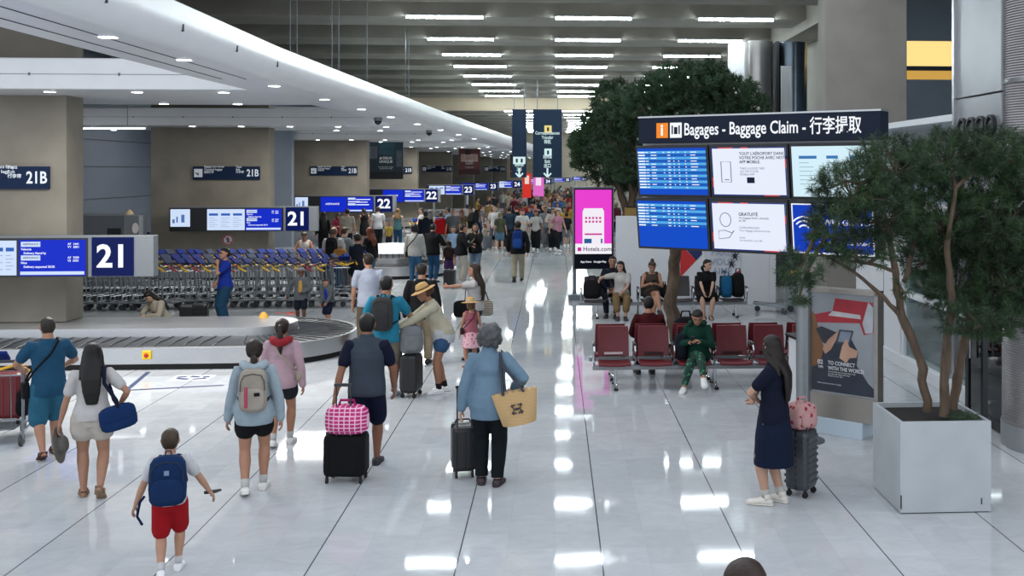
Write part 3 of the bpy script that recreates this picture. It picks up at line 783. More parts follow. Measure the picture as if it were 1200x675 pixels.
# ------------------------------------------------------------------ beam seating
def seat(parent_label, group, loc, rz, shell, slot=True):
    t = thing('beam_seat', parent_label, 'seat', loc, rz, group)
    # local: sits facing -y
    bm = MB()
    prof = [(.14, .44), (.18, .58), (.215, .74), (.225, .885)]
    vs = []; fs = []
    for k, (y, z) in enumerate(prof):
        wd = .235 if k < 3 else .225
        for x in (-1, -.5, 0, .5, 1):
            vs.append((wd * x, y + .02 * (1 - x * x), z))
    def sheet(vs, nr, nc, th, nv):
        V = list(vs) + [(x + nv[0] * th, y + nv[1] * th, z + nv[2] * th) for x, y, z in vs]; F = []; N = len(vs)
        for i in range(nr - 1):
            for j in range(nc - 1):
                a = i * nc + j
                F += [(a, a + 1, a + nc + 1, a + nc), (N + a + nc, N + a + nc + 1, N + a + 1, N + a)]
        B = [i for i in range(nc)] + [i * nc + nc - 1 for i in range(1, nr)] + [(nr - 1) * nc + j for j in range(nc - 2, -1, -1)] + [i * nc for i in range(nr - 2, 0, -1)]
        F += [(B[i], B[(i + 1) % len(B)], N + B[(i + 1) % len(B)], N + B[i]) for i in range(len(B))]
        return V, F
    bm._add(*sheet(vs, 4, 5, .03, (0, 1, .15)))
    bm.obj('backrest', shell, t, smooth=True, bevel=.008)
    sm = MB(); vs = []
    for y, z in ((.16, .40), (.0, .40), (-.20, .425), (-.27, .40)):
        for x in (-1, -.5, 0, .5, 1): vs.append((.24 * x, y, z - .012 * (1 - x * x)))
    sm._add(*sheet(vs, 4, 5, .035, (0, 0, -1))); sm.obj('seat_pan', shell, t, smooth=True, bevel=.008)
    if slot: MB().span(-.14, .14, .10, .152, .482, .508).obj('slot', mat('slot_dark', '#2a0d10', .6) if slot == 1 else mat('slot_pale', '#c9b6b8', .5), t)
    MB().box((0, .03, .355), (.36, .28, .03)).obj('bracket', ALU, t)
    return t
def armrest(loc, rz, label, group):
    t = thing('armrest', label, 'armrest', loc, rz, group)
    MB().tube([(0, .2, .36), (0, .22, .58), (0, .18, .63), (0, -.12, .63), (0, -.17, .58), (0, -.12, .42), (0, .0, .36)], .018, 8, 1.3).obj('loop', CHROME, t, smooth=True)
    MB().box((0, .02, .655), (.05, .3, .025)).obj('pad', SATIN, t, bevel=.008)
    return t
def bench_beam(loc, x0, x1, legs, label):
    t = thing('seat_beam', label, 'bench frame', loc)
    MB().span(x0, x1, -.04, .06, .27, .335).obj('beam', ALU, t, bevel=.006)
    for x in legs:
        q = MB().tube([(x, -.02, .28), (x, -.02, .07), (x, -.22, .03)], .024, 8); q.tube([(x, -.02, .28), (x, .16, .07), (x, .30, .03)], .024, 8)
        q.obj('leg', CHROME, t, smooth=True)
        q = MB().lathe([(.035, 0), (.03, .03)], (x, -.22, 0), 10).lathe([(.035, 0), (.03, .03)], (x, .30, 0), 10); q.obj('foot', BLACK, t)
    return t
RED = mat('red_seat_leather', '#5c0a15', .42, noise=.10, nscale=6, bump=.15, bscale=40)
BLK = mat('black_seat_leather', '#2a2427', .45, noise=.10, nscale=6, bump=.15, bscale=40)
RY = 15.95
lab = ['red seat facing us with a smudged mark, at the end by the totem', 'empty red seat in front of the person in maroon', 'red seat with the small dark bag, beside the woman in green',
       'empty red seat just after the woman in green', 'red seat behind the head of the woman in navy', 'red seat end half hidden by the grey pole']
SEATX = [at(u, 428, .40)[0] for u in (721, 770, 817, 866, 912, 960)]
for k, x in enumerate(SEATX): 
    if k < 6: seat(lab[k], 'red seats facing us', (x, RY, 0), 0, RED, 2 if k == 0 else 1)
for k in range(len(SEATX) + 1):
    x = SEATX[k] - .3 if k < len(SEATX) else SEATX[-1] + .3
    armrest((x, RY, 0), 0, 'chrome loop armrest, %s from the totem end of the red seats' % ordn(k), 'armrests of the red seats')
bench_beam((0, RY, 0), SEATX[0] - .32, SEATX[-1] + .32, (SEATX[0] + .02, SEATX[2] + .32, SEATX[4] + .3), 'grey beam with chrome legs under the red seats facing us')
lab2 = ['rear red seat with its back to the smudged one', 'rear red seat holding the person in maroon', 'rear red seat with a black bag behind the woman in green', 'rear red seat back to back after the woman in green', 'rear red seat behind the navy woman, facing away', 'last rear red seat by the grey pole']
for k, x in enumerate(SEATX): seat(lab2[k], 'red seats facing away', (x - .03, RY + .74, 0), R(180), RED, 0)
bench_beam((0, RY + .74, 0), SEATX[0] - .35, SEATX[-1] + .3, (SEATX[0] + .0, SEATX[2] + .3, SEATX[4] + .3), 'grey beam with chrome legs under the rear red seats')
BY = 23.6
bxs = [at(u, 350, .42)[0] for u in (697, 728, 764, 798, 829, 859)]
lab3 = ['black seat with a dark backpack, nearest the pink totem', 'black seat under the woman in the white top', 'black seat under the woman with a bun', 'black seat behind the tree trunk', 'black seat under the woman in black', 'black seat with blue and black bags at the end']
for k, x in enumerate(bxs): seat(lab3[k], 'black seats by the white partition', (x, BY, 0), 0, BLK, 0)
for k in range(7): armrest((bxs[k] - .3 if k < 6 else bxs[5] + .33, BY, 0), 0, 'chrome armrest of the black seats, %s from the totem' % ordn(k), 'armrests of the black seats')
bench_beam((0, BY, 0), bxs[0] - .35, bxs[5] + .35, (bxs[0] + .05, bxs[2] - .3, bxs[3] + .3, bxs[5] + .1), 'grey beam with chrome legs under the black seats')

# ------------------------------------------------------------------ white partition and posters
PY = 25.6
px0, px1 = at_y(722, PY)[0], at_y(902, PY)[0]
zt = CAM_H - 53 * at_y(800, PY)[1] / FPX
struct(MB().span(px0, px1, PY, PY + .15, 0, zt), 'wall_partition_white', WHITE, bevel=.01)
struct(MB().span(px1, px1 + .15, PY, PY + .9, 0, zt), 'wall_partition_end', WHITE)
def flat_poly(name, pts, m, parent, y):
    return MB().prism(pts, .006, Matrix.Translation((0, y, 0))).obj(name, m, parent)
def pz(u, v, Y): 
    x, d = at_y(u, Y); return (x, CAM_H - (v - 200) * d / FPX)
t = thing('flag_poster', 'red white and blue geometric poster behind the tree trunk', 'poster', (0, PY - .02, 0))
P_ = [pz(796, 285, PY), pz(796, 338, PY), pz(826, 338, PY), pz(826, 285, PY)]
flat_poly('sheet', P_, mat('poster_white', '#d8dadd', .5), t, 0)
flat_poly('red_triangle', [pz(797, 286, PY), pz(797, 325, PY), pz(816, 305, PY)], mat('poster_red', '#c22a2c', .5), t, -.008)
flat_poly('blue_triangle', [pz(798, 286, PY), pz(816, 305, PY), pz(822.5, 298, PY), pz(822.5, 286, PY)], mat('poster_blue', '#1f2a5e', .5), t, -.009)
t = thing('paris_poster', 'pale PARIS VOUS AIME poster with black leaf shapes', 'poster', (0, PY - .02, 0))
flat_poly('sheet', [pz(827, 291, PY), pz(827, 338, PY), pz(868, 338, PY), pz(868, 291, PY)], mat('poster_pale', '#c9cdd3', .5, noise=.1, nscale=2), t, 0)
x_, z_ = pz(846, 307, PY)
txt('lettering', 'PARIS\nVOUS\nAIME', .22, mat('print_lilac', '#9aa3b8', .5), t, x_, z_ - .0, -.014, 'CENTER', .01)
for cx, cz in (pz(861, 300, PY), pz(857, 309, PY)):
    q = MB()
    for a in range(-60, 241, 50):
        q.tube([(cx, -.012, cz), (cx + .13 * math.cos(R(a)), -.012, cz + .13 * math.sin(R(a)))], [.03, .004], 6, .2)
    q.obj('leaf_print', mat('print_black', '#26282c', .5), t)
flat_poly('red_stripe', [pz(852, 326, PY), pz(867, 316, PY), pz(867, 318.5, PY), pz(854, 328, PY)], MATS['poster_red'], t, -.012)
x_, d = at_y(748, 27.5)
t = thing('white_flag_banner', 'white curved feather banner with green lettering behind the partition', 'banner', (x_, 27.5, 0))
MB().prism([(-.10, 2.2), (-.09, 2.9), (0, 3.2), (.1, 3.25), (.16, 2.9), (.16, 2.2)], .02, Matrix.Identity(4)).obj('cloth', WHITE, t)
txt('lettering', 'ke', .2, mat('print_green', '#2e8a5a', .5), t, .02, 2.45, -.006, 'CENTER', .02)
MB().tube([(-.1, .01, 0), (-.1, .01, 2.9)], .02).obj('pole', ALU, t)
x_, d = at_y(746, 26.8)
t = thing('ochre_planter', 'ochre planter box showing above the white partition', 'planter', (x_, 27.0, 0))
MB().span(-.3, .55, -.4, .4, 0, 2.32).obj('box', mat('ochre_wood', '#8a6f35', .6, noise=.15, nscale=5), t, bevel=.01)
MB().span(-.25, .5, -.35, .35, 2.3, 2.34).obj('soil', mat('soil', '#1d1a17', .95, noise=.3, nscale=30), t)
# recess with dark glazing and a trolley beyond the partition
g = MB().span(px1 + .2, 5.9, 26.6, 26.64, .35, 2.6)
struct(g, 'window_2', mat('dim_glass', '#4b5154', .15, noise=.3, nscale=1.0), )
struct(MB().span(px1 + .15, 5.9, 26.65, 26.8, 0, 3.2), 'wall_recess', WHITE)

# ------------------------------------------------------------------ pink totem
x_, Y_ = at(692, 352)
Y_ = 26.9
xa, d = at_y(671, Y_); xb = at_y(719.5, Y_)[0]; W = xb - xa
pzt = CAM_H - 19 * d / FPX; pzb = CAM_H - 115.5 * d / FPX
t = thing('advert_totem', 'tall pink hotel advert totem on a grey frame', 'advert totem', (xa, Y_, 0))
MB().span(0, W, 0, .22, pzb, pzt).obj('casing', mat('totem_grey', '#6f757b', .4, .5), t, bevel=.01)
q = MB().span(-.0, .10, .04, .20, .0, pzb).span(W - .10, W, .04, .20, 0, pzb).span(-.12, .62, -.18, .4, 0, .14)
q.obj('stand', MATS['totem_grey'], t, bevel=.01)
dz = pzt - pzb
s = MB().span(.04, W - .03, -.012, 0, pzb + .01, pzt - .04).obj('screen', glow('#070c1c', .5), t)
zq = lambda f: pzb + f * dz
rows_part(s, 'pink_field', glow('#ea3fd0', .95), [(.065, W - .06, zq(.30), zq(.965))], -.014)
rows_part(s, 'white_strip', glow('#f6f2fa', .95), [(.065, W - .06, zq(.185), zq(.31))], -.016)
ph = MB().prism([(.24 * W, zq(.305)), (.24 * W, zq(.70)), (.28 * W, zq(.74)), (.72 * W, zq(.74)), (.76 * W, zq(.70)), (.76 * W, zq(.305))], .002, Matrix.Translation((0, -.018, 0)))
ph.obj('phone_picture', glow('#f4eef8', .95), s)
rows_part(s, 'phone_graphics', glow('#d83a9c', .8), [(.29 * W, .71 * W, zq(.415), zq(.435))] + [((.30 + .085 * k) * W, (.35 + .085 * k) * W, zq(.565 + .045 * r_), zq(.59 + .045 * r_)) for k in range(5) for r_ in range(2)], -.021)
rows_part(s, 'phone_tiles', glow('#2a6aa8', .7), [(.28 * W, .46 * W, zq(.315), zq(.37)), (.68 * W, .72 * W, zq(.315), zq(.37))], -.021)
rows_part(s, 'logo_square', glow('#c21fa0', .9), [(.12 * W, .21 * W, zq(.22), zq(.265))], -.019)
txt('lettering', 'Hotels.com', .155, glow('#4a3a5c', .5), s, .25 * W, zq(.243), -.02, 'LEFT', .012)
txt('lettering', 'App Store   Google Play', .066, INK, s, W / 2, zq(.09), -.02, 'CENTER', .015)

# ------------------------------------------------------------------ baggage claim board
BL = Vector((.245 * 1, 0, 0))
def cam_pt(u, d):
    r = (u - 727) / FPX * d
    return Vector((r * math.cos(YAW) + d * math.sin(YAW), d * math.cos(YAW) - r * math.sin(YAW), 0))
A_, B_ = cam_pt(748.5, 13.75), cam_pt(1031.5, 12.0)
ang = math.atan2(B_.y - A_.y, B_.x - A_.x); BW = (B_ - A_).length
t = thing('baggage_board', 'large overhead baggage claim board with six screens', 'information board', (A_.x, A_.y, 0), ang)
tilt = R(7)
hd = bpy.data.objects.new('header', None)
m = MB().span(0, BW, 0, .28, 3.60, 3.935)
hdr = m.obj('header', mat('board_navy', '#0b182c', .5, noise=.05, spec=.2), t, bevel=.004)
MB().span(-.01, BW + .01, -.005, .285, 3.925, 3.945).obj('header_cap', STEEL, t)
rows_part(hdr, 'info_icon', glow('#f08a28', 1), [(.27, .44, 3.665, 3.855)], -.006)
txt('lettering', 'i', .2, INK, hdr, .355, 3.76, -.012, 'CENTER', .03)
rows_part(hdr, 'bag_icon', INK, [(.47, .64, 3.665, 3.855)], -.006)
rows_part(hdr, 'bag_bars', glow('#16233a', .5), [(.495, .515, 3.71, 3.82), (.53, .58, 3.71, 3.80), (.595, .615, 3.71, 3.82)], -.009)
txt('lettering', 'Bagages - Baggage Claim - \u884c\u674e\u63d0\u53d6', .215, INK, hdr, .67, 3.76, -.008, 'LEFT', .012, .735)
SW, SH = BW / 3 - .02, .60
SKY = glow('#58b4f2', .85); SBLUE = glow('#0c4fd0', .85); MIDB = glow('#1a63c4', .8); SILK = glow('#e6ecfa', .97)
greyl = glow('#8a94b4', .6); inkd = glow('#25304f', .4); redd = glow('#d84a5a', .9)
for r_ in range(2):
    for c_ in range(3):
        M_ = Matrix.Translation((.01 + c_ * (SW + .015), -.06, 3.24 - r_ * .665)) @ Matrix.Rotation(tilt, 4, 'X')
        h = bpy.data.objects.new('monitor', None)
        m = MB(); m.span(0, SW, 0, .07, -.325, .325)
        mon = m.obj('monitor', SATIN, t, bevel=.006); mon.matrix_local = M_
        mk = lambda name, mm, bx, y: rows_part(mon, name, mm, bx, y)
        x0_, x1_, z0_, z1_ = .03, SW - .03, -.295, .295; w, hh = x1_ - x0_, z1_ - z0_
        if c_ == 0:
            mk('screen', SBLUE, [(x0_, x1_, z0_, z1_)], -.004)
            nr = 13 if r_ == 0 else 8
            mk('pale_rows', SKY, [(x0_, x1_, z1_ - hh * (.115 + .063 * k), z1_ - hh * (.06 + .063 * k)) for k in range(0, nr, 2)], -.006)
            mk('mid_rows', MIDB, [(x0_, x1_, z1_ - hh * (.115 + .063 * k), z1_ - hh * (.06 + .063 * k)) for k in range(1, nr, 2)], -.006)
            wr = []
            for k in range(nr):
                zz = z1_ - hh * (.0875 + .063 * k); wr.append((x0_ + .01 * w, x0_ + .11 * w, zz - .008, zz + .008))
                for f, l in ((.12, .05), (.2, .08), (.38, .025), (.45, .04), (.53, .02), (.6, .02), (.7, .02), (.78, .1)):
                    if rnd.random() < .8: wr.append((x0_ + f * w, x0_ + (f + l * rnd.uniform(.7, 1.1)) * w, zz - .005, zz + .005))
            mk('timetable_text', INK, wr, -.008)
        elif c_ == 1 or r_ == 0:
            mk('screen', SILK if c_ == 1 else glow('#d3eef8', .97), [(x0_, x1_, z0_, z1_)], -.004)
            if c_ == 1:
                b_ = .03
                mk('border', glow('#2b3f8f', .7), [(x0_, x1_, z1_ - .014, z1_), (x0_, x1_, z0_, z0_ + .014), (x0_, x0_ + .014, z0_, z1_), (x1_ - .014, x1_, z0_, z1_)], -.006)
                mk('border_red', redd, [(x0_ + .1, x0_ + .3, z1_ - .014, z1_), (x1_ - .3, x1_ - .1, z0_, z0_ + .014), (x0_, x0_ + .014, z0_ + .1, z0_ + .22), (x0_ + .4, x0_ + .5, z1_ - .014, z1_), (x1_ - .014, x1_, .05, .15)], -.008)
                if r_ == 0:
                    q = MB().tube([(.16, -.008, -.13), (.16, -.008, .12), (.29, -.008, .12), (.29, -.008, -.13)], .006, 5, closed=True); q.tube([(.2, -.008, -.1), (.26, -.008, -.1)], .006, 5); q.obj('phone_drawing', greyl, mon)
                    txt('lettering', "TOUT L'A\u00c9ROPORT DANS\nVOTRE POCHE AVEC NOTRE\nAPP MOBILE.", .05, inkd, mon, .41, .165, -.008, 'LEFT', .012)
                    txt('lettering', 'TAKE A GOOD TRIP,\nGO WITH OUR\nMOBILE APP', .036, greyl, mon, .41, .0, -.008, 'LEFT')
                    mk('badge', inkd, [(.5, .6, -.14, -.07)], -.008)
                else:
                    q = MB().tube([(.22 + .075 * math.cos(a), -.008, .08 + .085 * math.sin(a)) for a in [R(20 * i) for i in range(18)]], .005, 5, closed=True)
                    q.tube([(.12, -.008, -.06), (.2, -.008, -.05), (.3, -.008, -.08), (.33, -.008, -.05), (.26, -.008, -.14), (.12, -.008, -.16)], .005, 5, closed=True); q.obj('hand_drawing', greyl, mon)
                    txt('lettering', 'GRATUIT\u00c9', .055, inkd, mon, .40, .15, -.008, 'LEFT', .015)
                    txt('lettering', 'Vos bagages livr\u00e9s a domicile\nen 24h.', .034, inkd, mon, .40, .09, -.008)
                    txt('lettering', 'COMPLIMENTARY\nYour baggage delivered home', .034, greyl, mon, .40, -.03, -.008)
                    txt('lettering', 'gratis\nen domicilio o en 24h.', .034, greyl, mon, .40, -.15, -.008)
            else:
                mk('buttons', glow('#3b7fc0', .8), [(.12, .34, .15, .185), (.46, .60, .15, .185), (.74, .96, .15, .185)], -.006)
                mk('notice_lines', glow('#86a8b8', .75), [(.12 + .34 * k, .12 + .34 * k + rnd.uniform(.1, .25), .10 - .05 * q_, .106 - .05 * q_) for k in range(3) for q_ in range(6)], -.006)
        else:
            mk('screen', glow('#0c3fc4', .85), [(x0_, x1_, z0_, z1_)], -.004)
            mk('border', INK, [(x0_, x1_, z1_ - .014, z1_), (x0_, x1_, z0_, z0_ + .02), (x0_, x0_ + .014, z0_, z1_), (x1_ - .014, x1_, z0_, z1_)], -.006)
            q = MB()
            for rr in (.08, .13, .18): q.tube([(.18 + rr * math.cos(R(a)), -.008, -.04 + rr * math.sin(R(a))) for a in range(40, 141, 12)], .01, 5)
            q.obj('wifi_symbol', INK, mon)
            txt('lettering', 'WIFI GRATUIT', .10, INK, mon, .42, .08, -.008, 'LEFT', .02)
            txt('lettering', 'HIGH SPEED ON ALL SCREENS', .045, INK, mon, .36, -.16, -.008, 'LEFT', .015)
MB().span(.0, BW, .1, .2, 2.3, 3.62).obj('back_frame', ALU, t)
q = MB().lathe([(.085, 0), (.085, 3.6)], (BW * .665, .33, 0), 20); q.obj('pole', mat('pole_grey', '#8c9093', .35, .7, noise=.05), t, smooth=True)
MB().lathe([(.26, 0), (.26, .012), (.1, .02)], (BW * .665, .33, 0), 28).obj('base_plate', mat('plate_grey', '#5a5d60', .4, .6), t)

# ------------------------------------------------------------------ advert stand "02"
A2, B2 = cam_pt(945, 13.35), cam_pt(1028.5, 12.75)
ang2 = math.atan2(B2.y - A2.y, B2.x - A2.x); W2 = (B2 - A2).length
t = thing('advert_stand', 'steel framed poster stand reading 02 to connect with the world', 'advert stand', (A2.x, A2.y, 0), ang2)
z0, z1 = .20, 1.80
m = MB().span(0, .05, 0, .16, z0, z1).span(W2 - .05, W2, 0, .16, z0, z1).span(0, W2, 0, .16, z1 - .06, z1).span(0, W2, 0, .16, z0, z0 + .30)
m.obj('frame', mat('stand_steel', '#9a958e', .38, .7, noise=.08, nscale=3), t, bevel=.004)
p = MB().span(.05, W2 - .05, .03, .1, z0 + .30, z1 - .06).obj('poster', mat('ad_grey', '#a3a6ac', .35, noise=.12, nscale=2), t)
MB().span(.04, W2 - .04, .018, .022, z0 + .30, z1 - .06).obj('glazing', glass('poster_glass', '#fbfcfc', 1.12), t)
def blob(name, c, pts, y): return MB().prism([(x * W2, z) for x, z in pts], .002, Matrix.Translation((0, y, 0))).obj(name, mat('ad_' + c, c, .5, noise=.15, nscale=6), p)
blob('dark_trousers', '#343a49', [(.06, .52), (.06, .95), (.2, 1.0), (.45, 1.18), (.62, 1.2), (.72, 1.05), (.7, .88), (.86, .68), (.94, .62), (.94, .52)], .0285)
blob('red_bench', '#b8323e', [(.10, 1.46), (.36, 1.52), (.40, 1.68), (.92, 1.66), (.93, 1.3), (.8, 1.26), (.74, 1.40), (.12, 1.36)], .0275)
blob('pale_bench_edge', '#d3cdd0', [(.36, 1.52), (.75, 1.50), (.76, 1.45), (.30, 1.46)], .0265)
blob('white_sleeve', '#c8c9cf', [(.78, 1.40), (.86, 1.66), (.93, 1.6), (.92, 1.3), (.82, 1.28)], .026)
blob('hair', '#8a5f3c', [(.06, .80), (.06, 1.5), (.12, 1.45), (.18, 1.2), (.24, 1.05), (.18, .85)], .0255)
blob('dark_jacket', '#3a3b42', [(.12, 1.28), (.2, 1.32), (.46, 1.25), (.5, 1.2), (.3, 1.1), (.22, 1.12)], .025)
blob('hand', '#c79a82', [(.22, 1.04), (.3, 1.16), (.44, 1.28), (.5, 1.3), (.42, 1.18), (.34, 1.04), (.26, .98)], .0245)
blob('phone', '#474d5c', [(.40, 1.12), (.46, 1.30), (.66, 1.30), (.60, 1.12)], .024)
blob('phone_screen', '#8d97a8', [(.44, 1.15), (.48, 1.28), (.63, 1.28), (.59, 1.15)], .0235)
blob('second_hand', '#d3a68c', [(.46, .95), (.5, 1.1), (.56, 1.2), (.6, 1.1), (.72, 1.06), (.70, .98), (.6, .96), (.56, .9)], .0232)
pw = mat('print_white', '#e6e8ea', .6)
txt('lettering', '02', .075, pw, p, .15 * W2, .875, .022, 'LEFT', .02)
txt('lettering', 'TIPS', .04, pw, p, .155 * W2, .815, .022, 'LEFT', .02)
txt('lettering', 'TO CONNECT\nWITH THE WORLD.', .065, pw, p, .30 * W2, .845, .022, 'LEFT', .015, .85)
txt('lettering', 'Your travels do not stop here, find\nour tips and enjoy your stay\nOnline on our site', .026, pw, p, .30 * W2, .745, .022)
txt('lettering', 'Restez connectes pendant le voyage', .022, pw, p, .15 * W2, .62, .022)
MB().span(W2 * .16, W2 * .80, -.02, .3, 0, z0).obj('base', mat('stand_base', '#bccbd6', .4), t, bevel=.004)
# white counter behind the woman in navy
x_, y_ = at(905, 445, .0)
t = thing('service_desk', 'white desk with dark top behind the woman in navy', 'desk', (x_ + .25, 14.35, 0), R(8))
MB().span(-.28, .2, -.1, .5, 0, .93).obj('body', WHITE, t, bevel=.004)
MB().span(-.32, .24, -.14, .54, .93, .97).obj('top', SATIN, t, bevel=.004)

# ------------------------------------------------------------------ trees
t = thing('shop_fill_lamp', 'added white fill lamp inside the glazed shop on the right', 'ceiling light', (7.6, 16.5, 3.5))  # lamp added to brighten the room behind the glazing
MB().box((0, 0, 0), (.3, 4.5, .08)).obj('housing', WHITE, t)
MB().box((0, 0, -.045), (.24, 4.4, .02)).obj('diffuser', glow('#f4fbff', 7), t)
MB().tube([(0, -1.5, .04), (0, -1.5, .6)], .01).tube([(0, 1.5, .04), (0, 1.5, .6)], .01).obj('hanger', ZINC, t)
struct(MB().span(5.95, 9.7, 13.9, 20, 4.0, 4.1), 'ceiling_shop', WHITE)
BARK = mat('pine_bark', '#544638', .9, noise=.35, nscale=14, bump=.8, bscale=35, stretch=(1, 1, .35))
PINE = mat('pine_needles', '#345129', .62, noise=.45, nscale=2.5, color2='#16271a')
PINE2 = mat('dense_pine_needles', '#365432', .65, noise=.45, nscale=1.5, color2='#18291b')
def pine(name, label, loc, trunks, blobs, seed, tufts, needles, nl, nw, m, twigs=.6):
    t = thing(name, label, 'tree', loc)
    rg = np.random.default_rng(seed)
    nodes = []
    for pts, rs in trunks:
        P = [Vector(p) for p in pts]; Q = []; S = []
        for i in range(len(P) - 1):          # subdivide with a little wander
            for k in range(5):
                f = k / 5; q = P[i].lerp(P[i + 1], f)
                if i or k: q = q + Vector(rg.normal(0, .25, 3)) * rs[i] * .5
                Q.append(q); S.append(rs[i] * (1 - f) + rs[i + 1] * f)
        Q.append(P[-1]); S.append(rs[-1])
        S = [s_ * (1 + .12 * rg.uniform(-1, 1)) for s_ in S]
        MB().tube(Q, S, 9).obj('trunk' if rs[0] > .03 else 'branch', BARK, t, smooth=True)
        nodes += Q[len(Q) // 2:]
    vols = np.array([b[1][0] * b[1][1] * b[1][2] for b in blobs]); vols = vols ** .8; vols /= vols.sum()
    C = []; D = []
    tw = MB()
    for (c, r), f in zip(blobs, vols):
        k = max(6, int(tufts * f))
        d = rg.normal(size=(k, 3)); d /= np.linalg.norm(d, axis=1)[:, None]
        rad = rg.uniform(.25, 1, k) ** .45
        p = np.array(c) + d * rad[:, None] * np.array(r)
        C.append(p); D.append(d)
        near = sorted(nodes, key=lambda q: (q - Vector(c)).length)[0]
        cc = Vector(c) + Vector((0, 0, -.3 * r[2]))
        tw.tube([near, near.lerp(cc, .5) + Vector((0, 0, .05)), cc], [.022, .016, .01], 6)
        for q in range(int(k * .22 * twigs)):
            e_ = Vector(p[q * 3 % k]); tw.tube([cc, cc.lerp(e_, .55) + Vector(rg.normal(0, .02, 3)), e_], [.009, .006, .003], 4)
    tw.obj('twigs', BARK, t)
    C = np.concatenate(C); D = np.concatenate(D); K = len(C)
    ax = D * .7 + np.array([0, 0, .55]) + rg.normal(0, .35, (K, 3)); ax /= np.linalg.norm(ax, axis=1)[:, None]
    N_ = K * needles
    base = np.repeat(C, needles, 0); A = np.repeat(ax, needles, 0)
    off = rg.uniform(-.5, .8, (N_, 1)) * nl * 1.1
    dirn = rg.normal(size=(N_, 3)); dirn -= (dirn * A).sum(1)[:, None] * A; dirn /= np.linalg.norm(dirn, axis=1)[:, None] + 1e-9
    dirn = dirn * .85 + A * rg.uniform(.1, 1.1, (N_, 1)); dirn /= np.linalg.norm(dirn, axis=1)[:, None]
    sd = np.cross(dirn, rg.normal(size=(N_, 3))); sd /= np.linalg.norm(sd, axis=1)[:, None] + 1e-9
    L_ = nl * rg.uniform(.65, 1.15, (N_, 1)); root = base + A * off
    v = np.stack([root - sd * nw / 2, root + sd * nw / 2, root + dirn * L_ * .7 + sd * nw * .35, root + dirn * L_], 1).reshape(-1, 3)
    f = np.arange(N_ * 4).reshape(-1, 4)
    me = bpy.data.meshes.new('needles')
    me.vertices.add(len(v)); me.vertices.foreach_set('co', v.ravel())
    me.loops.add(N_ * 4); me.loops.foreach_set('vertex_index', f.ravel().astype(np.int32))
    me.polygons.add(N_); me.polygons.foreach_set('loop_start', np.arange(0, N_ * 4, 4, dtype=np.int32)); me.polygons.foreach_set('loop_total', np.full(N_, 4, dtype=np.int32))
    me.update(calc_edges=True); me.materials.append(m)
    o = bpy.data.objects.new('needles', me); col.objects.link(o); o.parent = t
    return t
# white planter with the near pine
t = thing('planter', 'white square planter holding the near pine', 'planter', (3.70, 10.35, 0))
m = MB(); s_ = .44; h_ = .87; w_ = .035
for x0_, x1_, y0_, y1_ in ((-s_, s_, -s_, -s_ + w_), (-s_, s_, s_ - w_, s_), (-s_, -s_ + w_, -s_ + w_, s_ - w_), (s_ - w_, s_, -s_ + w_, s_ - w_)): m.span(x0_, x1_, y0_, y1_, .01, h_)
m.obj('box', mat('planter_white', '#a9afb3', .5, noise=.05, nscale=4), t, bevel=.003)
MB().span(-s_ + .02, s_ - .02, -s_ + .02, s_ - .02, .0, .82).obj('soil', mat('soil', '#1d1a17', .95, noise=.3, nscale=30, bump=1, bscale=60), t)
m = MB().span(-s_ + .0, -s_ + .012, -s_ - .004, -s_, .05, .18).span(s_ - .1, s_ - .09, -s_ - .004, -s_, .08, .14); m.obj('latch', SATIN, t)
Z = lambda u, v, Y: (at_y(u, Y)[0] - 3.70, Y - 10.35, CAM_H - (v - 200) * at_y(u, Y)[1] / FPX)
tr = [([Z(1087, 482, 10.3), Z(1078, 420, 10.3), Z(1057, 372, 10.3), Z(1050, 320, 10.25), Z(1040, 265, 10.2), Z(1010, 215, 10.2)], [.05, .045, .042, .036, .026, .014]),
      ([Z(1106, 488, 10.2), Z(1108, 420, 10.2), Z(1116, 360, 10.15), Z(1110, 290, 10.1), Z(1120, 220, 10.1)], [.05, .045, .04, .03, .018]),
      ([Z(1116, 480, 10.4), Z(1126, 420, 10.4), Z(1137, 372, 10.4), Z(1160, 310, 10.4), Z(1175, 250, 10.4)], [.05, .045, .04, .03, .015]),
      ([Z(1057, 372, 10.3), Z(1035, 348, 10.2), Z(1005, 322, 10.1), Z(990, 312, 10.05), Z(950, 290, 10.0)], [.028, .022, .017, .014, .008]),
      ([Z(1060, 330, 10.3), Z(1072, 280, 10.5), Z(1080, 240, 10.6)], [.028, .02, .012]),
      ([Z(1050, 318, 10.25), Z(1025, 310, 10.1), Z(990, 305, 9.9)], [.022, .018, .01])]
def E(u, v, Y, ru, rv, ry):
    p = Z(u, v, Y); k = at_y(u, Y)[1] / FPX
    return (p, (ru * k, ry, rv * k))
bl = [E(1000, 225, 10.1, 50, 32, .4), E(1050, 195, 10.3, 60, 34, .45), E(1110, 185, 10.4, 60, 30, .5), E(1165, 180, 10.3, 50, 30, .5), E(975, 268, 10.0, 36, 28, .35),
      E(1040, 250, 10.2, 55, 34, .4), E(1110, 255, 10.5, 70, 50, .5), E(1170, 260, 10.3, 55, 55, .5), E(1180, 330, 10.2, 42, 40, .4), E(1120, 330, 10.5, 45, 40, .35), E(1150, 375, 10.0, 55, 26, .35),
      E(935, 318, 9.9, 30, 22, .25), E(936, 345, 9.95, 14, 16, .15), E(1000, 290, 10.0, 40, 20, .3), E(1215, 210, 10.2, 45, 60, .5), E(1215, 320, 10.2, 40, 60, .5), E(1085, 300, 10.6, 35, 28, .3), E(1040, 300, 9.9, 10, 14, .1), E(960, 250, 10.0, 12, 14, .1), E(972, 218, 10.1, 10, 10, .1), E(1060, 340, 10.2, 8, 12, .08)]
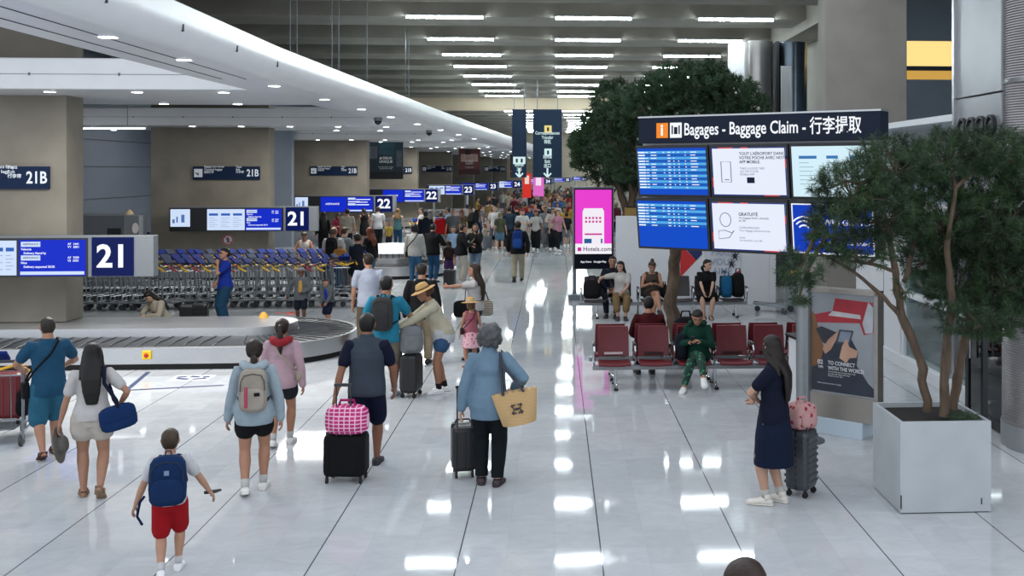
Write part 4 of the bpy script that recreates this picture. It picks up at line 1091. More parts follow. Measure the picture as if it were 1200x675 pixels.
pine('pine_tree', 'near pine with three trunks growing from the white planter', (3.70, 10.35, .82), [([(p[0], p[1], p[2] - .82) for p in a], b_) for a, b_ in tr], [((c[0], c[1], c[2] - .82), r_) for c, r_ in bl], 3, 3400, 48, .078, .0048, PINE)
rg = MB(); o = thing('ground_shrub', 'low green shrub at the pine trunks in the planter', 'shrub', (3.95, 10.1, .82))
for k in range(260):
    a = rnd.uniform(0, 6.28); r_ = rnd.random() ** .5; c = Vector((.16 * r_ * math.cos(a), .12 * r_ * math.sin(a), .02 + .10 * rnd.random() * (1 - r_ * .6)))
    d_ = Vector((rnd.gauss(0, 1), rnd.gauss(0, 1), rnd.gauss(.6, .6))).normalized(); s_ = d_.orthogonal().normalized() * .006
    rg._add([c - s_, c + s_, c + d_ * .05], [(0, 1, 2)])
rg.obj('leaves', PINE, o, fixn=False)
# tree behind the board, growing between the red seat rows
Tx, Ty = 0, 17.6
Tx = at_y(794, 17.6)[0]
t = thing('planter', 'low dark planter between the two rows of red seats', 'planter', (Tx, Ty - .0, 0))
MB().lathe([(.2, 0), (.24, .35), (.21, .35), (.2, .3)], n=20).obj('pot', SATIN, t, smooth=True)
Z2 = lambda u, v, Y: (at_y(u, Y)[0] - Tx, Y - Ty, CAM_H - (v - 200) * at_y(u, Y)[1] / FPX)
def E2(u, v, Y, ru, rv, ry):
    p = Z2(u, v, Y); k = at_y(u, Y)[1] / FPX
    return ((p[0], p[1], p[2] - .3), (ru * k, ry, rv * k))
f2 = lambda pts: [(*Z2(*p)[:2], Z2(*p)[2] - .3) for p in pts]
pine('pine_tree', 'dense dark pine rising behind the baggage board', (Tx, Ty, .3),
     [(f2([(795, 405, 17.6), (786, 360, 17.6), (790, 318, 17.65), (794, 270, 17.1), (800, 200, 17.2), (806, 140, 17.2)]), [.115, .11, .10, .09, .07, .04]), (f2([(798, 220, 17.2), (770, 160, 17.3), (750, 120, 17.4)]), [.05, .04, .02]), (f2([(800, 200, 17.2), (840, 150, 17.2), (860, 115, 17.2)]), [.05, .04, .02])],
     [E2(810, 98, 17.2, 48, 26, .7), E2(850, 112, 17.2, 40, 24, .6), E2(775, 110, 17.4, 40, 22, .6), E2(745, 130, 17.6, 42, 28, .6), E2(820, 130, 17.3, 60, 26, .6), E2(880, 126, 17.2, 20, 14, .4), E2(735, 175, 17.8, 45, 36, .5), E2(830, 85, 17.3, 24, 14, .4)],
     5, 2300, 34, .085, .012, PINE2, .3)
Tx, Ty = at_y(736, 27.0)[0], 27.0
Z2 = lambda u, v, Y: (at_y(u, Y)[0] - Tx, Y - Ty, CAM_H - (v - 200) * at_y(u, Y)[1] / FPX)
def E3(u, v, Y, ru, rv, ry):
    p = Z2(u, v, Y); k = at_y(u, Y)[1] / FPX
    return ((p[0], p[1], p[2] - 2.3), (ru * k, ry, rv * k))
f3 = lambda pts: [(*Z2(*p)[:2], Z2(*p)[2] - 2.3) for p in pts]
pine('pine_tree', 'farther round pine with forked trunk above the ochre planter', (Tx, Ty, 2.3),
     [(f3([(735, 252, 27.0), (728, 228, 27.0), (715, 195, 27.0)]), [.10, .09, .05]), (f3([(738, 252, 27.0), (741, 228, 27.0), (735, 190, 27.1)]), [.10, .09, .05]), (f3([(740, 240, 27.0), (746, 222, 27.0), (760, 190, 27.1)]), [.06, .05, .03])],
     [E3(712, 185, 27, 42, 32, .9), E3(735, 160, 27.2, 45, 40, .9), E3(700, 160, 27.2, 32, 30, .8), E3(722, 120, 27.2, 32, 26, .8), E3(755, 195, 27.2, 40, 24, .8), E3(690, 170, 27, 24, 22, .6), E3(740, 205, 27.2, 40, 18, .7)],
     6, 2000, 32, .12, .02, PINE2, .3)
# ------------------------------------------------------------------ people: one continuous body, clothing and hair as parts
def V(*a): return Vector(a)
def ik(a, b, l1, l2, hint):
    d = b - a; L = max(min(d.length, (l1 + l2) * .999), abs(l1 - l2) + .001); dn = d.normalized()
    x = (l1 * l1 - l2 * l2 + L * L) / (2 * L); h = math.sqrt(max(l1 * l1 - x * x, 0))
    hv = Vector(hint) - dn * Vector(hint).dot(dn)
    hv = hv.normalized() if hv.length > 1e-5 else dn.orthogonal().normalized()
    return a + dn * x + hv * h, a + dn * L
# poses in units of body height; the figure faces +y, its right hand is at +x.  feet: (x, y, ankle height, yaw, toe-down)
D_HANDS = ((-.165, .03, .47), (.165, .03, .47))
POSES = {
    'stand': {}, 'stand_b': dict(feet=((-.06, .02, .042, 15, 0), (.055, -.02, .042, -18, 0)), hands=((-.15, .06, .48), (.17, .0, .47)), head=(4, 14)),
    'walk_a': dict(pel=.512, feet=((-.05, -.15, .075, 4, 32), (.05, .13, .043, -4, -6)), hands=((-.16, .12, .49), (.165, -.10, .49)), lean=3),
    'walk_b': dict(pel=.512, feet=((-.05, .13, .043, 4, -6), (.05, -.15, .075, -4, 32)), hands=((-.165, -.10, .49), (.16, .12, .49)), lean=3),
    'step': dict(pel=.517, feet=((-.05, -.08, .055, 6, 18), (.05, .07, .042, -5, 0)), hands=((-.165, .05, .475), (.165, -.02, .475)), lean=2),
    'phone': dict(hands=((-.04, .17, .66), (.07, .17, .66)), head=(24, 0), elbows=((-1, -.6, -.6), (1, -.6, -.6))),
    'push': dict(pel=.515, feet=((-.05, -.10, .06, 4, 22), (.05, .09, .043, -4, 0)), hands=((-.14, .24, .60), (.14, .24, .60)), lean=6),
    'chin': dict(hands=((-.03, .10, .80), (.15, .07, .55)), head=(-3, 10), elbows=((-.5, .4, -1), (1, -.5, -.5))),
    'cross': dict(hands=((.07, .115, .60), (-.07, .13, .615)), elbows=((-1, .1, -1), (1, .1, -1))),
    'pull_l': dict(pel=.515, feet=((-.05, -.12, .065, 5, 26), (.05, .10, .043, -5, 0)), hands=((-.19, -.10, .46), (.16, .10, .49))),
    'pull_r': dict(pel=.515, feet=((-.05, .10, .043, 5, 0), (.05, -.12, .065, -5, 26)), hands=((-.16, .10, .49), (.19, -.10, .46))),
    'strap': dict(pel=.514, feet=((-.05, .0, .043, 3, 0), (.055, -.13, .08, -10, 40)), hands=((-.19, .02, .47), (.16, .03, .565)), elbows=((-1, -.8, 0), (1, -1.0, .0)), lean=2),
    'boy': dict(pel=.51, feet=((-.045, -.10, .062, 5, 25), (.045, .08, .043, -5, 0)), hands=((-.235, .05, .455), (.26, .12, .50)), elbows=((-.6, -1, 0), (.6, -1, 0)), lean=3),
    'lean_case': dict(pel=.522, pely=-.03, lean=24, feet=((-.05, .02, .042, 5, 0), (.05, -.05, .042, -5, 0)), hands=((-.06, .36, .60), (.05, .34, .60)), head=(12, -4)),
    'point_l': dict(hands=((.06, .42, .735), (.13, .05, .60)), elbows=((-.6, 0, -1), (1, -.7, 0)), head=(-2, 6)),
    'reach': dict(pel=.515, feet=((-.055, -.03, .043, 6, 0), (.05, .06, .043, -12, 0)), hands=((-.17, .02, .48), (.16, .22, .57)), lean=3),
    'hold_case': dict(feet=((-.05, .02, .042, 8, 0), (.055, -.02, .042, -8, 0)), hands=((-.17, -.02, .48), (.15, .07, .60)), elbows=((-1, -.6, 0), (1, -.9, 0)), lean=3),
    'side_cross': dict(feet=((-.05, .035, .042, 6, 0), (.045, -.03, .042, -10, 0)), hands=((.02, .105, .595), (-.03, .12, .615)), elbows=((-1, .9, -.4), (1, .9, -.4)), head=(6, -42)),
    'sit': dict(pel=.300, feet=((-.06, .25, .042, 4, 0), (.06, .24, .042, -4, 0)), hands=((-.05, .20, .36), (.06, .20, .36)), sit=1),
    'sit_phone': dict(pel=.300, feet=((-.06, .25, .042, 4, 0), (.06, .24, .042, -4, 0)), hands=((-.03, .17, .47), (.05, .17, .47)), head=(26, 0), sit=1, elbows=((-1, -.5, -1), (1, -.5, -1))),
    'sit_cross': dict(pel=.300, feet=((.10, .26, .042, -4, 0), (-.10, .38, .16, 12, 20)), hands=((-.05, .20, .47), (.06, .18, .46)), head=(28, 8), sit=1, lean=5, knees=((0, .5, 1), (-.25, .3, 1)), elbows=((-1, -.5, -1), (1, -.5, -1))),
    'sit_legs': dict(pel=.300, feet=((.02, .26, .042, 4, 0), (-.06, .32, .13, 12, 25)), hands=((-.03, .17, .47), (.05, .17, .47)), head=(25, 0), sit=1, knees=((0, .5, 1), (-.2, .3, 1)), elbows=((-1, -.5, -1), (1, -.5, -1))),
    'sit_reach': dict(pel=.300, feet=((-.05, .25, .042, 4, 0), (.05, .25, .042, -4, 0)), hands=((-.02, .22, .37), (.30, .16, .52)), head=(10, -25), sit=1),
    'sit_look': dict(pel=.300, feet=((-.04, .24, .042, 4, 0), (.05, .25, .042, -4, 0)), hands=((-.04, .24, .34), (.05, .25, .34)), head=(2, 45), sit=1, lean=4),
    'sit_back': dict(pel=.300, feet=((-.07, .25, .042, 4, 0), (.07, .25, .042, -4, 0)), hands=((-.08, .2, .36), (.08, .2, .36)), head=(8, 0), sit=1),
    'sit_floor': dict(pel=.12, lean=24, feet=((.10, .20, .045, -60, 0), (-.10, .22, .045, 60, 0)), hands=((-.02, .24, .22), (.05, .25, .22)), head=(34, 0), sit=1, knees=((-1, .4, .35), (1, .4, .35)), elbows=((-1, -.3, -.3), (1, -.3, -.3))),
    'kid_l': dict(feet=((-.06, .05, .042, 6, 0), (.06, -.06, .05, -8, 10)), hands=((-.05, .13, .58), (.24, .0, .52)), elbows=((-1, -.4, -.5), (1, -.5, 0)), head=(6, 8)),
    'kid_lean': dict(pel=.505, lean=12, feet=((-.06, .05, .042, 6, 0), (.06, -.06, .05, -8, 10)), hands=((-.08, .18, .48), (.10, .15, .46)), head=(16, 0)),
    'hug': dict(hands=((-.02, .16, .62), (.10, .15, .66)), elbows=((-1, -.2, -1), (1, -.2, -1)), head=(14, 10)),
}
class Fig:
    """joint positions and clothing-ready rings of one pose"""
    def __init__(s, pose, sex, kid=False):
        p = POSES[pose]; s.sex = sex; s.kid = kid; s.p = p; sit = p.get('sit', 0)
        s.P = V(0, p.get('pely', 0), p.get('pel', .522))
        s.Rt = Matrix.Rotation(R(p.get('side', 0)), 3, 'Y') @ Matrix.Rotation(R(-p.get('lean', 0)), 3, 'X')
        w = .93 if sex == 'f' else 1.0
        s.shw = (.100 if sex == 'f' else .112) * (.92 if kid else 1)
        hh = p.get('head', (3, 0))
        s.Rh = Matrix.Rotation(R(hh[1]), 3, 'Z') @ Matrix.Rotation(R(-p.get('lean', 0) * .5 - hh[0]), 3, 'X')
        s.neck = s.C(.315); s.head = s.neck + s.Rh @ V(0, .014, .088)
        s.hs = 1.0 if not kid else 1.16
        if kid: s.head = s.neck + s.Rh @ V(0, .014, .09)
        hd = p.get('hands', D_HANDS); el = p.get('elbows', ((-1, -1, 0), (1, -1, 0)))
        ft = p.get('feet', ((-.05, .015, .042, 7, 0), (.05, -.01, .042, -7, 0))); kn = p.get('knees', ((-.12, 1, .2), (.12, 1, .2)))
        s.arm = []; s.leg = []; s.foot = []
        for i, sg in enumerate((-1, 1)):
            a = s.P + s.Rt @ V(sg * s.shw, -.004, .268)
            e, h = ik(a, V(*hd[i]), .172, .148, el[i]); s.arm.append((a, e, h))
            f = ft[i]; hp = s.P + V(sg * .052, 0, -.005)
            k, an = ik(hp, V(*f[:3]), .245, .243, kn[i]); s.leg.append((hp, k, an))
            s.foot.append((an, Matrix.Rotation(R(f[3]), 3, 'Z') @ Matrix.Rotation(R(-f[4]), 3, 'X')))
        if sex == 'f': s.T = [(-.062, .060, .060), (-.02, .096, .072), (.03, .096, .070), (.10, .074, .055), (.16, .080, .060), (.205, .086, .072), (.245, .088, .060), (.277, .078, .046), (.298, .048, .038), (.318, .029, .031), (.345, .028, .031)]
        else: s.T = [(-.062, .062, .060), (-.02, .094, .072), (.03, .092, .068), (.10, .088, .063), (.16, .096, .068), (.205, .104, .072), (.245, .106, .064), (.277, .094, .050), (.300, .056, .043), (.318, .035, .036), (.345, .034, .036)]
        if kid: s.T = [(t, a * .95, b * 1.02) for t, a, b in s.T]
    def C(s, t): return s.P + (s.Rt @ V(0, 0, t) if t > 0 else V(0, 0, t))
    def ring(s, t, a, b, g=0.):
        off = V(0, .008, 0) if .15 < t < .25 and s.sex == 'f' else V(0, 0, 0)
        M_ = s.Rt if t > .0 else Matrix.Identity(3)
        return (s.C(t) + M_ @ off, M_ @ V(a + g, 0, 0), M_ @ V(0, b + g, 0))
    def torso(s, m, t0, t1, g=0., flare=0.):
        R_ = [r for r in s.T if t0 - .001 <= r[0] <= t1 + .001]
        def lerp(t):
            for a, b in zip(s.T, s.T[1:]):
                if a[0] <= t <= b[0]:
                    f = (t - a[0]) / (b[0] - a[0]); return (t, a[1] + (b[1] - a[1]) * f, a[2] + (b[2] - a[2]) * f)
            e = s.T[0] if t < s.T[0][0] else s.T[-1]
            return (t, e[1], e[2])
        if not R_ or R_[0][0] > t0 + .002: R_ = [lerp(t0)] + R_
        if R_[-1][0] < t1 - .002: R_ = R_ + [lerp(t1)]
        rr = []
        for t, a, b in R_:
            fl = flare * max(0, min(1, (.20 - t) / .26))
            if g and t < .16: a = max(a, .082 if s.sex == 'f' else .092); b = max(b, .064)
            hp = .006 if g and g > .0045 and t < .05 and flare else 0
            rr.append(s.ring(t, a + fl + hp, b + fl + hp, g))
        m.loft(rr, 18)
    def armrings(s, i, f0, f1, g=0., k=1.):
        """limb from fraction f0 to f1; 1 = elbow, 2 = wrist"""
        a, e, h = s.arm[i]; w = .88 if s.sex == 'f' else 1.
        prof = [(0, .036), (.35, .031), (.8, .026), (1, .0245), (1.3, .0255), (1.7, .0195), (2, .0155)]
        pts = []; rs = []
        for t in sorted({f0, f1} | {p[0] for p in prof if f0 < p[0] < f1}):
            c = a.lerp(e, t) if t <= 1 else e.lerp(h, t - 1)
            r = np.interp(t, [p[0] for p in prof], [p[1] for p in prof]) * w * k
            pts.append(c); rs.append(float(r) + g)
        return pts, rs
    def legrings(s, i, f0, f1, g=0., wide=None):
        a, e, h = s.leg[i]; w = 1.03 if s.sex == 'f' else 1.
        prof = [(0, .058), (.3, .052), (.7, .041), (1, .034), (1.3, .037), (1.6, .029), (2, .0195)]
        pts = []; rs = []
        for t in sorted({f0, f1} | {p[0] for p in prof if f0 < p[0] < f1}):
            c = a.lerp(e, t) if t <= 1 else e.lerp(h, t - 1)
            r = float(np.interp(t, [p[0] for p in prof], [p[1] for p in prof])) * w + g
            if wide: r = max(r, wide[0] + (wide[1] - wide[0]) * t / 2)
            pts.append(c); rs.append(r)
        return pts, rs
HEADR = [(-.066, .014, .046, .012), (-.058, .027, .052, -.006), (-.046, .035, .0535, -.022), (-.026, .041, .054, -.040), (-.006, .0445, .054, -.053), (.016, .047, .055, -.060), (.036, .045, .051, -.059), (.051, .037, .041, -.051), (.061, .024, .025, -.034), (.066, .010, .008, -.015)]
def head_rings(F, rows, sc=1.):
    out = []
    for z, hw, yf, yb in rows:
        z, hw, yf, yb = [q * sc * F.hs for q in (z, hw, yf, yb)]
        out.append((F.head + F.Rh @ V(0, (yf + yb) / 2, z), F.Rh @ V(hw, 0, 0), F.Rh @ V(0, (yf - yb) / 2, 0)))
    return out
def hand_mesh(F, i):
    a, e, h = F.arm[i]; sg = -1 if i == 0 else 1
    d = (h - e).normalized(); m = MB()
    ref = V(0, 1, 0) if abs(d.y) < .75 else V(0, 0, 1)
    w = (ref - d * ref.dot(d)).normalized()                 # towards the thumb
    n = d.cross(w).normalized()
    inn = V(-sg, 0, -.3)
    if n.dot(inn) < 0: n = -n                               # palm side
    k = .92 if F.sex == 'f' else 1.
    P = lambda x, y, z: h + (d * x + w * y + n * z) * k
    m.loft([(P(x, 0, 0), w * a_ * k, n * b_ * k) for x, a_, b_ in ((-.012, .0145, .0135), (.004, .0165, .012), (.025, .022, .0105), (.046, .0235, .0095), (.054, .019, .008))], 10)
    for j, (y, L) in enumerate(((.0175, .040), (.006, .045), (-.006, .042), (-.0175, .033))):
        c1, c2, c3 = R(14), R(38), R(60)
        p0 = (.048, y, 0); pts = [P(*p0)]; x, z = p0[0], p0[2]
        for c, f in ((c1, .42), (c2, .33), (c3, .25)):
            x += L * f * math.cos(c); z += L * f * math.sin(c); pts.append(P(x, y * 1.05, z))
        m.limb(pts, [.0058 * k, .0055 * k, .005 * k, .0042 * k], 6)
    m.limb([P(.012, .017, .002), P(.028, .031, .007), P(.044, .036, .014), P(.055, .034, .020)], [.0075 * k, .0068 * k, .006 * k, .005 * k], 6)
    return m
def foot_rings(F, i, g=0., front=.0):
    an, M_ = F.foot[i]
    z0 = -.041
    out = []
    for y, hw, h in ((-.040, .010, .018), (-.034, .017, .032), (-.012, .021, .044), (.012, .0215, .047), (.04, .0245, .034), (.07, .027, .025), (.095, .024, .020), (.11, .013, .014)):
        zz = z0 + (h + g) / 2
        out.append((an + M_ @ V(0, y * (1 + g * 6), zz), M_ @ V(hw + g, 0, 0), M_ @ V(0, 0, (h + g) / 2 * 1.0)))
    return out
def bake(m, name, voxel, smooth=2, extra=None, rough=0., seed=0):
    me = m.mesh(name); fix_normals(me)
    o = bpy.data.objects.new('tmp', me); col.objects.link(o)
    r = o.modifiers.new('r', 'REMESH'); r.mode = 'VOXEL'; r.voxel_size = voxel
    if smooth:
        q = o.modifiers.new('s', 'SMOOTH'); q.factor = .5; q.iterations = smooth
    dg = bpy.context.evaluated_depsgraph_get()
    out = bpy.data.meshes.new_from_object(o.evaluated_get(dg))
    bpy.data.objects.remove(o); bpy.data.meshes.remove(me)
    n = len(out.vertices)
    if rough:
        co = np.empty(n * 3, np.float32); no = np.empty(n * 3, np.float32)
        out.vertices.foreach_get('co', co); out.vertices.foreach_get('normal', no)
        co = co.reshape(-1, 3); no = no.reshape(-1, 3); rg = np.random.default_rng(seed)
        acc = np.zeros(n)
        for fr in (38, 60, 95, 150):
            for _ in range(3):
                k = rg.normal(size=3); k /= np.linalg.norm(k); k[2] *= .6
                acc += np.sin(co @ (k * fr) + rg.uniform(0, 6.28)) * (40 / fr) / 3
        co = co + no * (acc * rough)[:, None]
        out.vertices.foreach_set('co', co.astype(np.float32).ravel())
    if extra is not None:
        v = [tuple(x.co) for x in out.vertices] + extra.v; f = [tuple(p.vertices) for p in out.polygons] + [tuple(i + n for i in g) for g in extra.f]
        new = bpy.data.meshes.new(name); new.from_pydata(v, [], f); bpy.data.meshes.remove(out); out = new
        fix_normals(out)
    out.name = name
    out.polygons.foreach_set('use_smooth', [True] * len(out.polygons)); out.update()
    return out
LIB = {}
def lib(key, fn):
    if key not in LIB: LIB[key] = fn()
    return LIB[key]
def fig(pose, sex, kid): return lib(('fig', pose, sex, kid), lambda: Fig(pose, sex, kid))
def body_mesh(pose, sex, kid, vox):
    def mk():
        F = fig(pose, sex, kid); m = MB()
        F.torso(m, -.062, .345)
        m.loft(head_rings(F, HEADR), 16)
        m.tube([F.neck - F.Rt @ V(0, 0, .03), F.neck + F.Rh @ V(0, .002, .03), F.head + F.Rh @ V(0, -.012, -.02)], [.034, .029, .03], 10) if sex == 'f' else m.tube([F.neck - F.Rt @ V(0, 0, .03), F.neck + F.Rh @ V(0, .002, .03), F.head + F.Rh @ V(0, -.012, -.02)], [.042, .036, .036], 10)
        H = lambda x, y, z: F.head + F.Rh @ (V(x, y, z) * F.hs)
        m.limb([H(0, .052, .012), H(0, .060, -.004), H(0, .064, -.014)], [.005, .0065, .0085], 8)      # nose
        m.limb([H(-.012, .0535, -.034), H(0, .057, -.034), H(.012, .0535, -.034)], [.004, .0055, .004], 6)  # lips
        m.limb([H(-.032, .046, .015), H(0, .054, .017), H(.032, .046, .015)], [.006, .007, .006], 6)   # brow
        m.limb([H(-.008, .046, -.058), H(.008, .046, -.058)], [.009, .009], 6)                            # chin
        for sg in (-1, 1):
            m.limb([H(sg * .046, -.006, -.018), H(sg * .051, -.012, .002), H(sg * .047, -.008, .016)], [.006, .009, .007], 6)   # ear
        for i in (0, 1):
            m.limb(*F.armrings(i, 0, 2), n=10); m.limb(*F.legrings(i, 0, 2), n=12)
            m.loft(foot_rings(F, i), 10)
            a = F.arm[i]; m.limb([F.P + F.Rt @ V((-1, 1)[i] * .05, 0, .255), a[0], a[0].lerp(a[1], .25)], [.040, .034, .028] if sex == 'm' else [.036, .030, .026], 10)
        ex = hand_mesh(F, 0); h2 = hand_mesh(F, 1); ex._add(h2.v, h2.f)
        me = bake(m, 'body', vox, 2, ex)
        # eyes, brows and lips as face materials
        Ri = F.Rh.inverted(); idx = []
        for p in me.polygons:
            q = Ri @ (p.center - F.head) / F.hs; k = 0
            if q.y > .035:
                if abs(abs(q.x) - .018) < .0085 and abs(q.z - .003) < .0045: k = 1
                elif abs(abs(q.x) - .019) < .012 and abs(q.z - .018) < .0035: k = 1
                elif abs(q.x) < .014 and abs(q.z + .034) < .0045: k = 2
            idx.append(k)
        for _ in range(3): me.materials.append(None)
        me.materials[1] = mat('eye_dark', '#2a1d17', .3); me.materials[2] = mat('lips', '#9a5a52', .5)
        me.polygons.foreach_set('material_index', idx)
        return me
    return lib(('body', pose, sex, kid, vox), mk)
TOPS = dict(tee=(.62, .010, .013), polo=(.62, .011, .012), tank=(0, .008, 0), vest=(0, .016, 0), under=(0, .019, 0), long=(1.96, .011, .009), sweater=(1.98, .015, .014), jacket=(1.96, .019, .016), crop=(.55, .009, .011), blouse=(.8, .013, .017), three=(1.4, .012, .012))
def top_mesh(kind, hem, pose, sex, kid, vox):
    def mk():
        F = fig(pose, sex, kid); m = MB(); sl, g, ga = TOPS[kind]
        F.torso(m, hem, .322 if kind not in ('tank', 'under') else .285 if kind == 'tank' else .08, g, .012 if kind in ('jacket', 'blouse', 'sweater') else .006)
        if kind in ('tank', 'vest'):
            for sg in (-1, 1): m.limb([F.P + F.Rt @ V(sg * .062, -.002, .20), F.P + F.Rt @ V(sg * .066, -.004, .287)], [.040 + g * .3, .03 + g * .4], 10)
        for i in (0, 1):
            if not sl: continue
            sg = (-1, 1)[i]
            pts, rs = F.armrings(i, 0, sl, ga)
            m.limb([F.P + F.Rt @ V(sg * .05, 0, .25)] + pts, [.050] + rs, 12)
        if kind in ('jacket', 'polo', 'vest'):
            c, a, b = F.ring(.325, .040 if sex == 'f' else .045, .042)
            m.loft([F.ring(.300, .06, .052), F.ring(.322, .049, .047), F.ring(.348, .044, .044)], 14)
        return bake(m, 'top', vox, 3, rough=.0016 if kind != 'vest' else .001, seed=len(LIB))
    return lib(('top', kind, hem, pose, sex, kid, vox), mk)
def bottom_mesh(kind, pose, sex, kid, vox):
    def mk():
        F = fig(pose, sex, kid); m = MB(); g = .010
        F.torso(m, -.062, .045, .004 if kind != 'dress' else .012)
        if kind in ('skirt', 'midi', 'culotte', 'dress') and not F.p.get('sit'):
            end = dict(skirt=.30, midi=.20, culotte=.235, dress=.30)[kind]; wd = dict(skirt=.125, midi=.15, culotte=.135, dress=.135)[kind]
            m.loft([F.ring(.06, .09, .07, .008)] + [((F.P.x, F.P.y, z), (w, 0, 0), (0, w * .88, 0)) for z, w in ((F.P.z - .01, .108), (F.P.z - .12, (.108 + wd) / 2 + .004), (end, wd))], 20)
        else:
            f1, wide = dict(shorts=(.86, (.066, .058)), short=(.42, (.070, .066)), mini=(.36, (.078, .092)), bermuda=(1.0, (.068, .062)), jeans=(1.93, (.06, .034)), slim=(1.9, (.05, .026)), trousers=(1.97, (.064, .040)), wide=(2.0, (.070, .062)),
                            skirt=(.8, (.075, .085)), dress=(.9, (.08, .09)), culotte=(1.3, (.075, .08)), midi=(1.3, (.075, .09)), crop=(1.6, (.06, .045)))[kind]
            for i in (0, 1):
                pts, rs = F.legrings(i, 0.0, f1, .007, wide)
                m.limb(pts, rs, 14) if f1 < 1.9 else m.tube([pts[0] + V(0, 0, .02)] + pts, [rs[0] * .8] + rs, 14)
        return bake(m, 'bottom', vox, 3, rough=.0015, seed=len(LIB))
    return lib(('bottom', kind, pose, sex, kid, vox), mk)
def shoe_mesh(kind, pose, sex, kid, sides=(0, 1)):
    def mk():
        F = fig(pose, sex, kid); m = MB()
        for i in sides:
            an, M_ = F.foot[i]
            if kind in ('sneaker', 'shoe', 'hightop'):
                m.loft(foot_rings(F, i, .007), 12)
                if kind != 'shoe':
                    s_ = [(y, w) for y, w in ((-.046, .012), (-.038, .024), (0, .027), (.045, .031), (.078, .034), (.105, .029), (.12, .016))]
                    m.loft([(an + M_ @ V(0, y, -.036), M_ @ V(w, 0, 0), M_ @ V(0, 0, .0085)) for y, w in s_], 10)
                if kind == 'hightop': m.tube([an + M_ @ V(0, -.004, -.01), an + M_ @ V(0, -.004, .025)], [.028, .026], 10)
            else:
                s_ = [(y, w) for y, w in ((-.046, .012), (-.038, .022), (0, .025), (.045, .028), (.078, .031), (.105, .027), (.118, .014))]
                m.loft([(an + M_ @ V(0, y, -.037), M_ @ V(w, 0, 0), M_ @ V(0, 0, .006)) for y, w in s_], 10)
                for y, h in ((.07, .014), (.02, .034)):
                    m.tube([an + M_ @ V(-.028, y, -.036), an + M_ @ V(-.022, y, -.036 + h), an + M_ @ V(0, y, -.028 + h), an + M_ @ V(.022, y, -.036 + h), an + M_ @ V(.028, y, -.036)], .007, 6)
                m.tube([an + M_ @ V(-.02, .0, -.03), an + M_ @ V(-.018, -.036, -.008), an + M_ @ V(.018, -.036, -.008), an + M_ @ V(.02, .0, -.03)], .006, 6)
        me = m.mesh('shoes'); fix_normals(me); me.polygons.foreach_set('use_smooth', [True] * len(me.polygons)); return me
    return lib(('shoe', kind, pose, sex, kid, sides), mk)
def sock_mesh(pose, sex, kid, sides, top=1.78):
    def mk():
        F = fig(pose, sex, kid); m = MB()
        for i in sides:
            pts, rs = F.legrings(i, top, 2, .004); m.tube(pts, rs, 12)
        me = m.mesh('socks'); fix_normals(me); me.polygons.foreach_set('use_smooth', [True] * len(me.polygons)); return me
    return lib(('sock', pose, sex, kid, top, sides), mk)
CAPF = [(-.046, .034, -.018, -.047), (-.032, .046, -.004, -.058), (-.012, .0515, .012, -.066), (.010, .0535, .026, -.070), (.028, .0535, .044, -.071), (.043, .050, .055, -.067), (.056, .041, .049, -.057), (.066, .027, .034, -.041), (.073, .010, .012, -.018)]
CAP = [(-.046, .030, -.022, -.046), (-.032, .042, -.010, -.056), (-.012, .049, -.004, -.064), (.010, .0515, .004, -.069), (.028, .052, .022, -.070), (.043, .049, .047, -.066), (.056, .040, .046, -.056), (.066, .026, .032, -.040), (.073, .010, .012, -.018)]
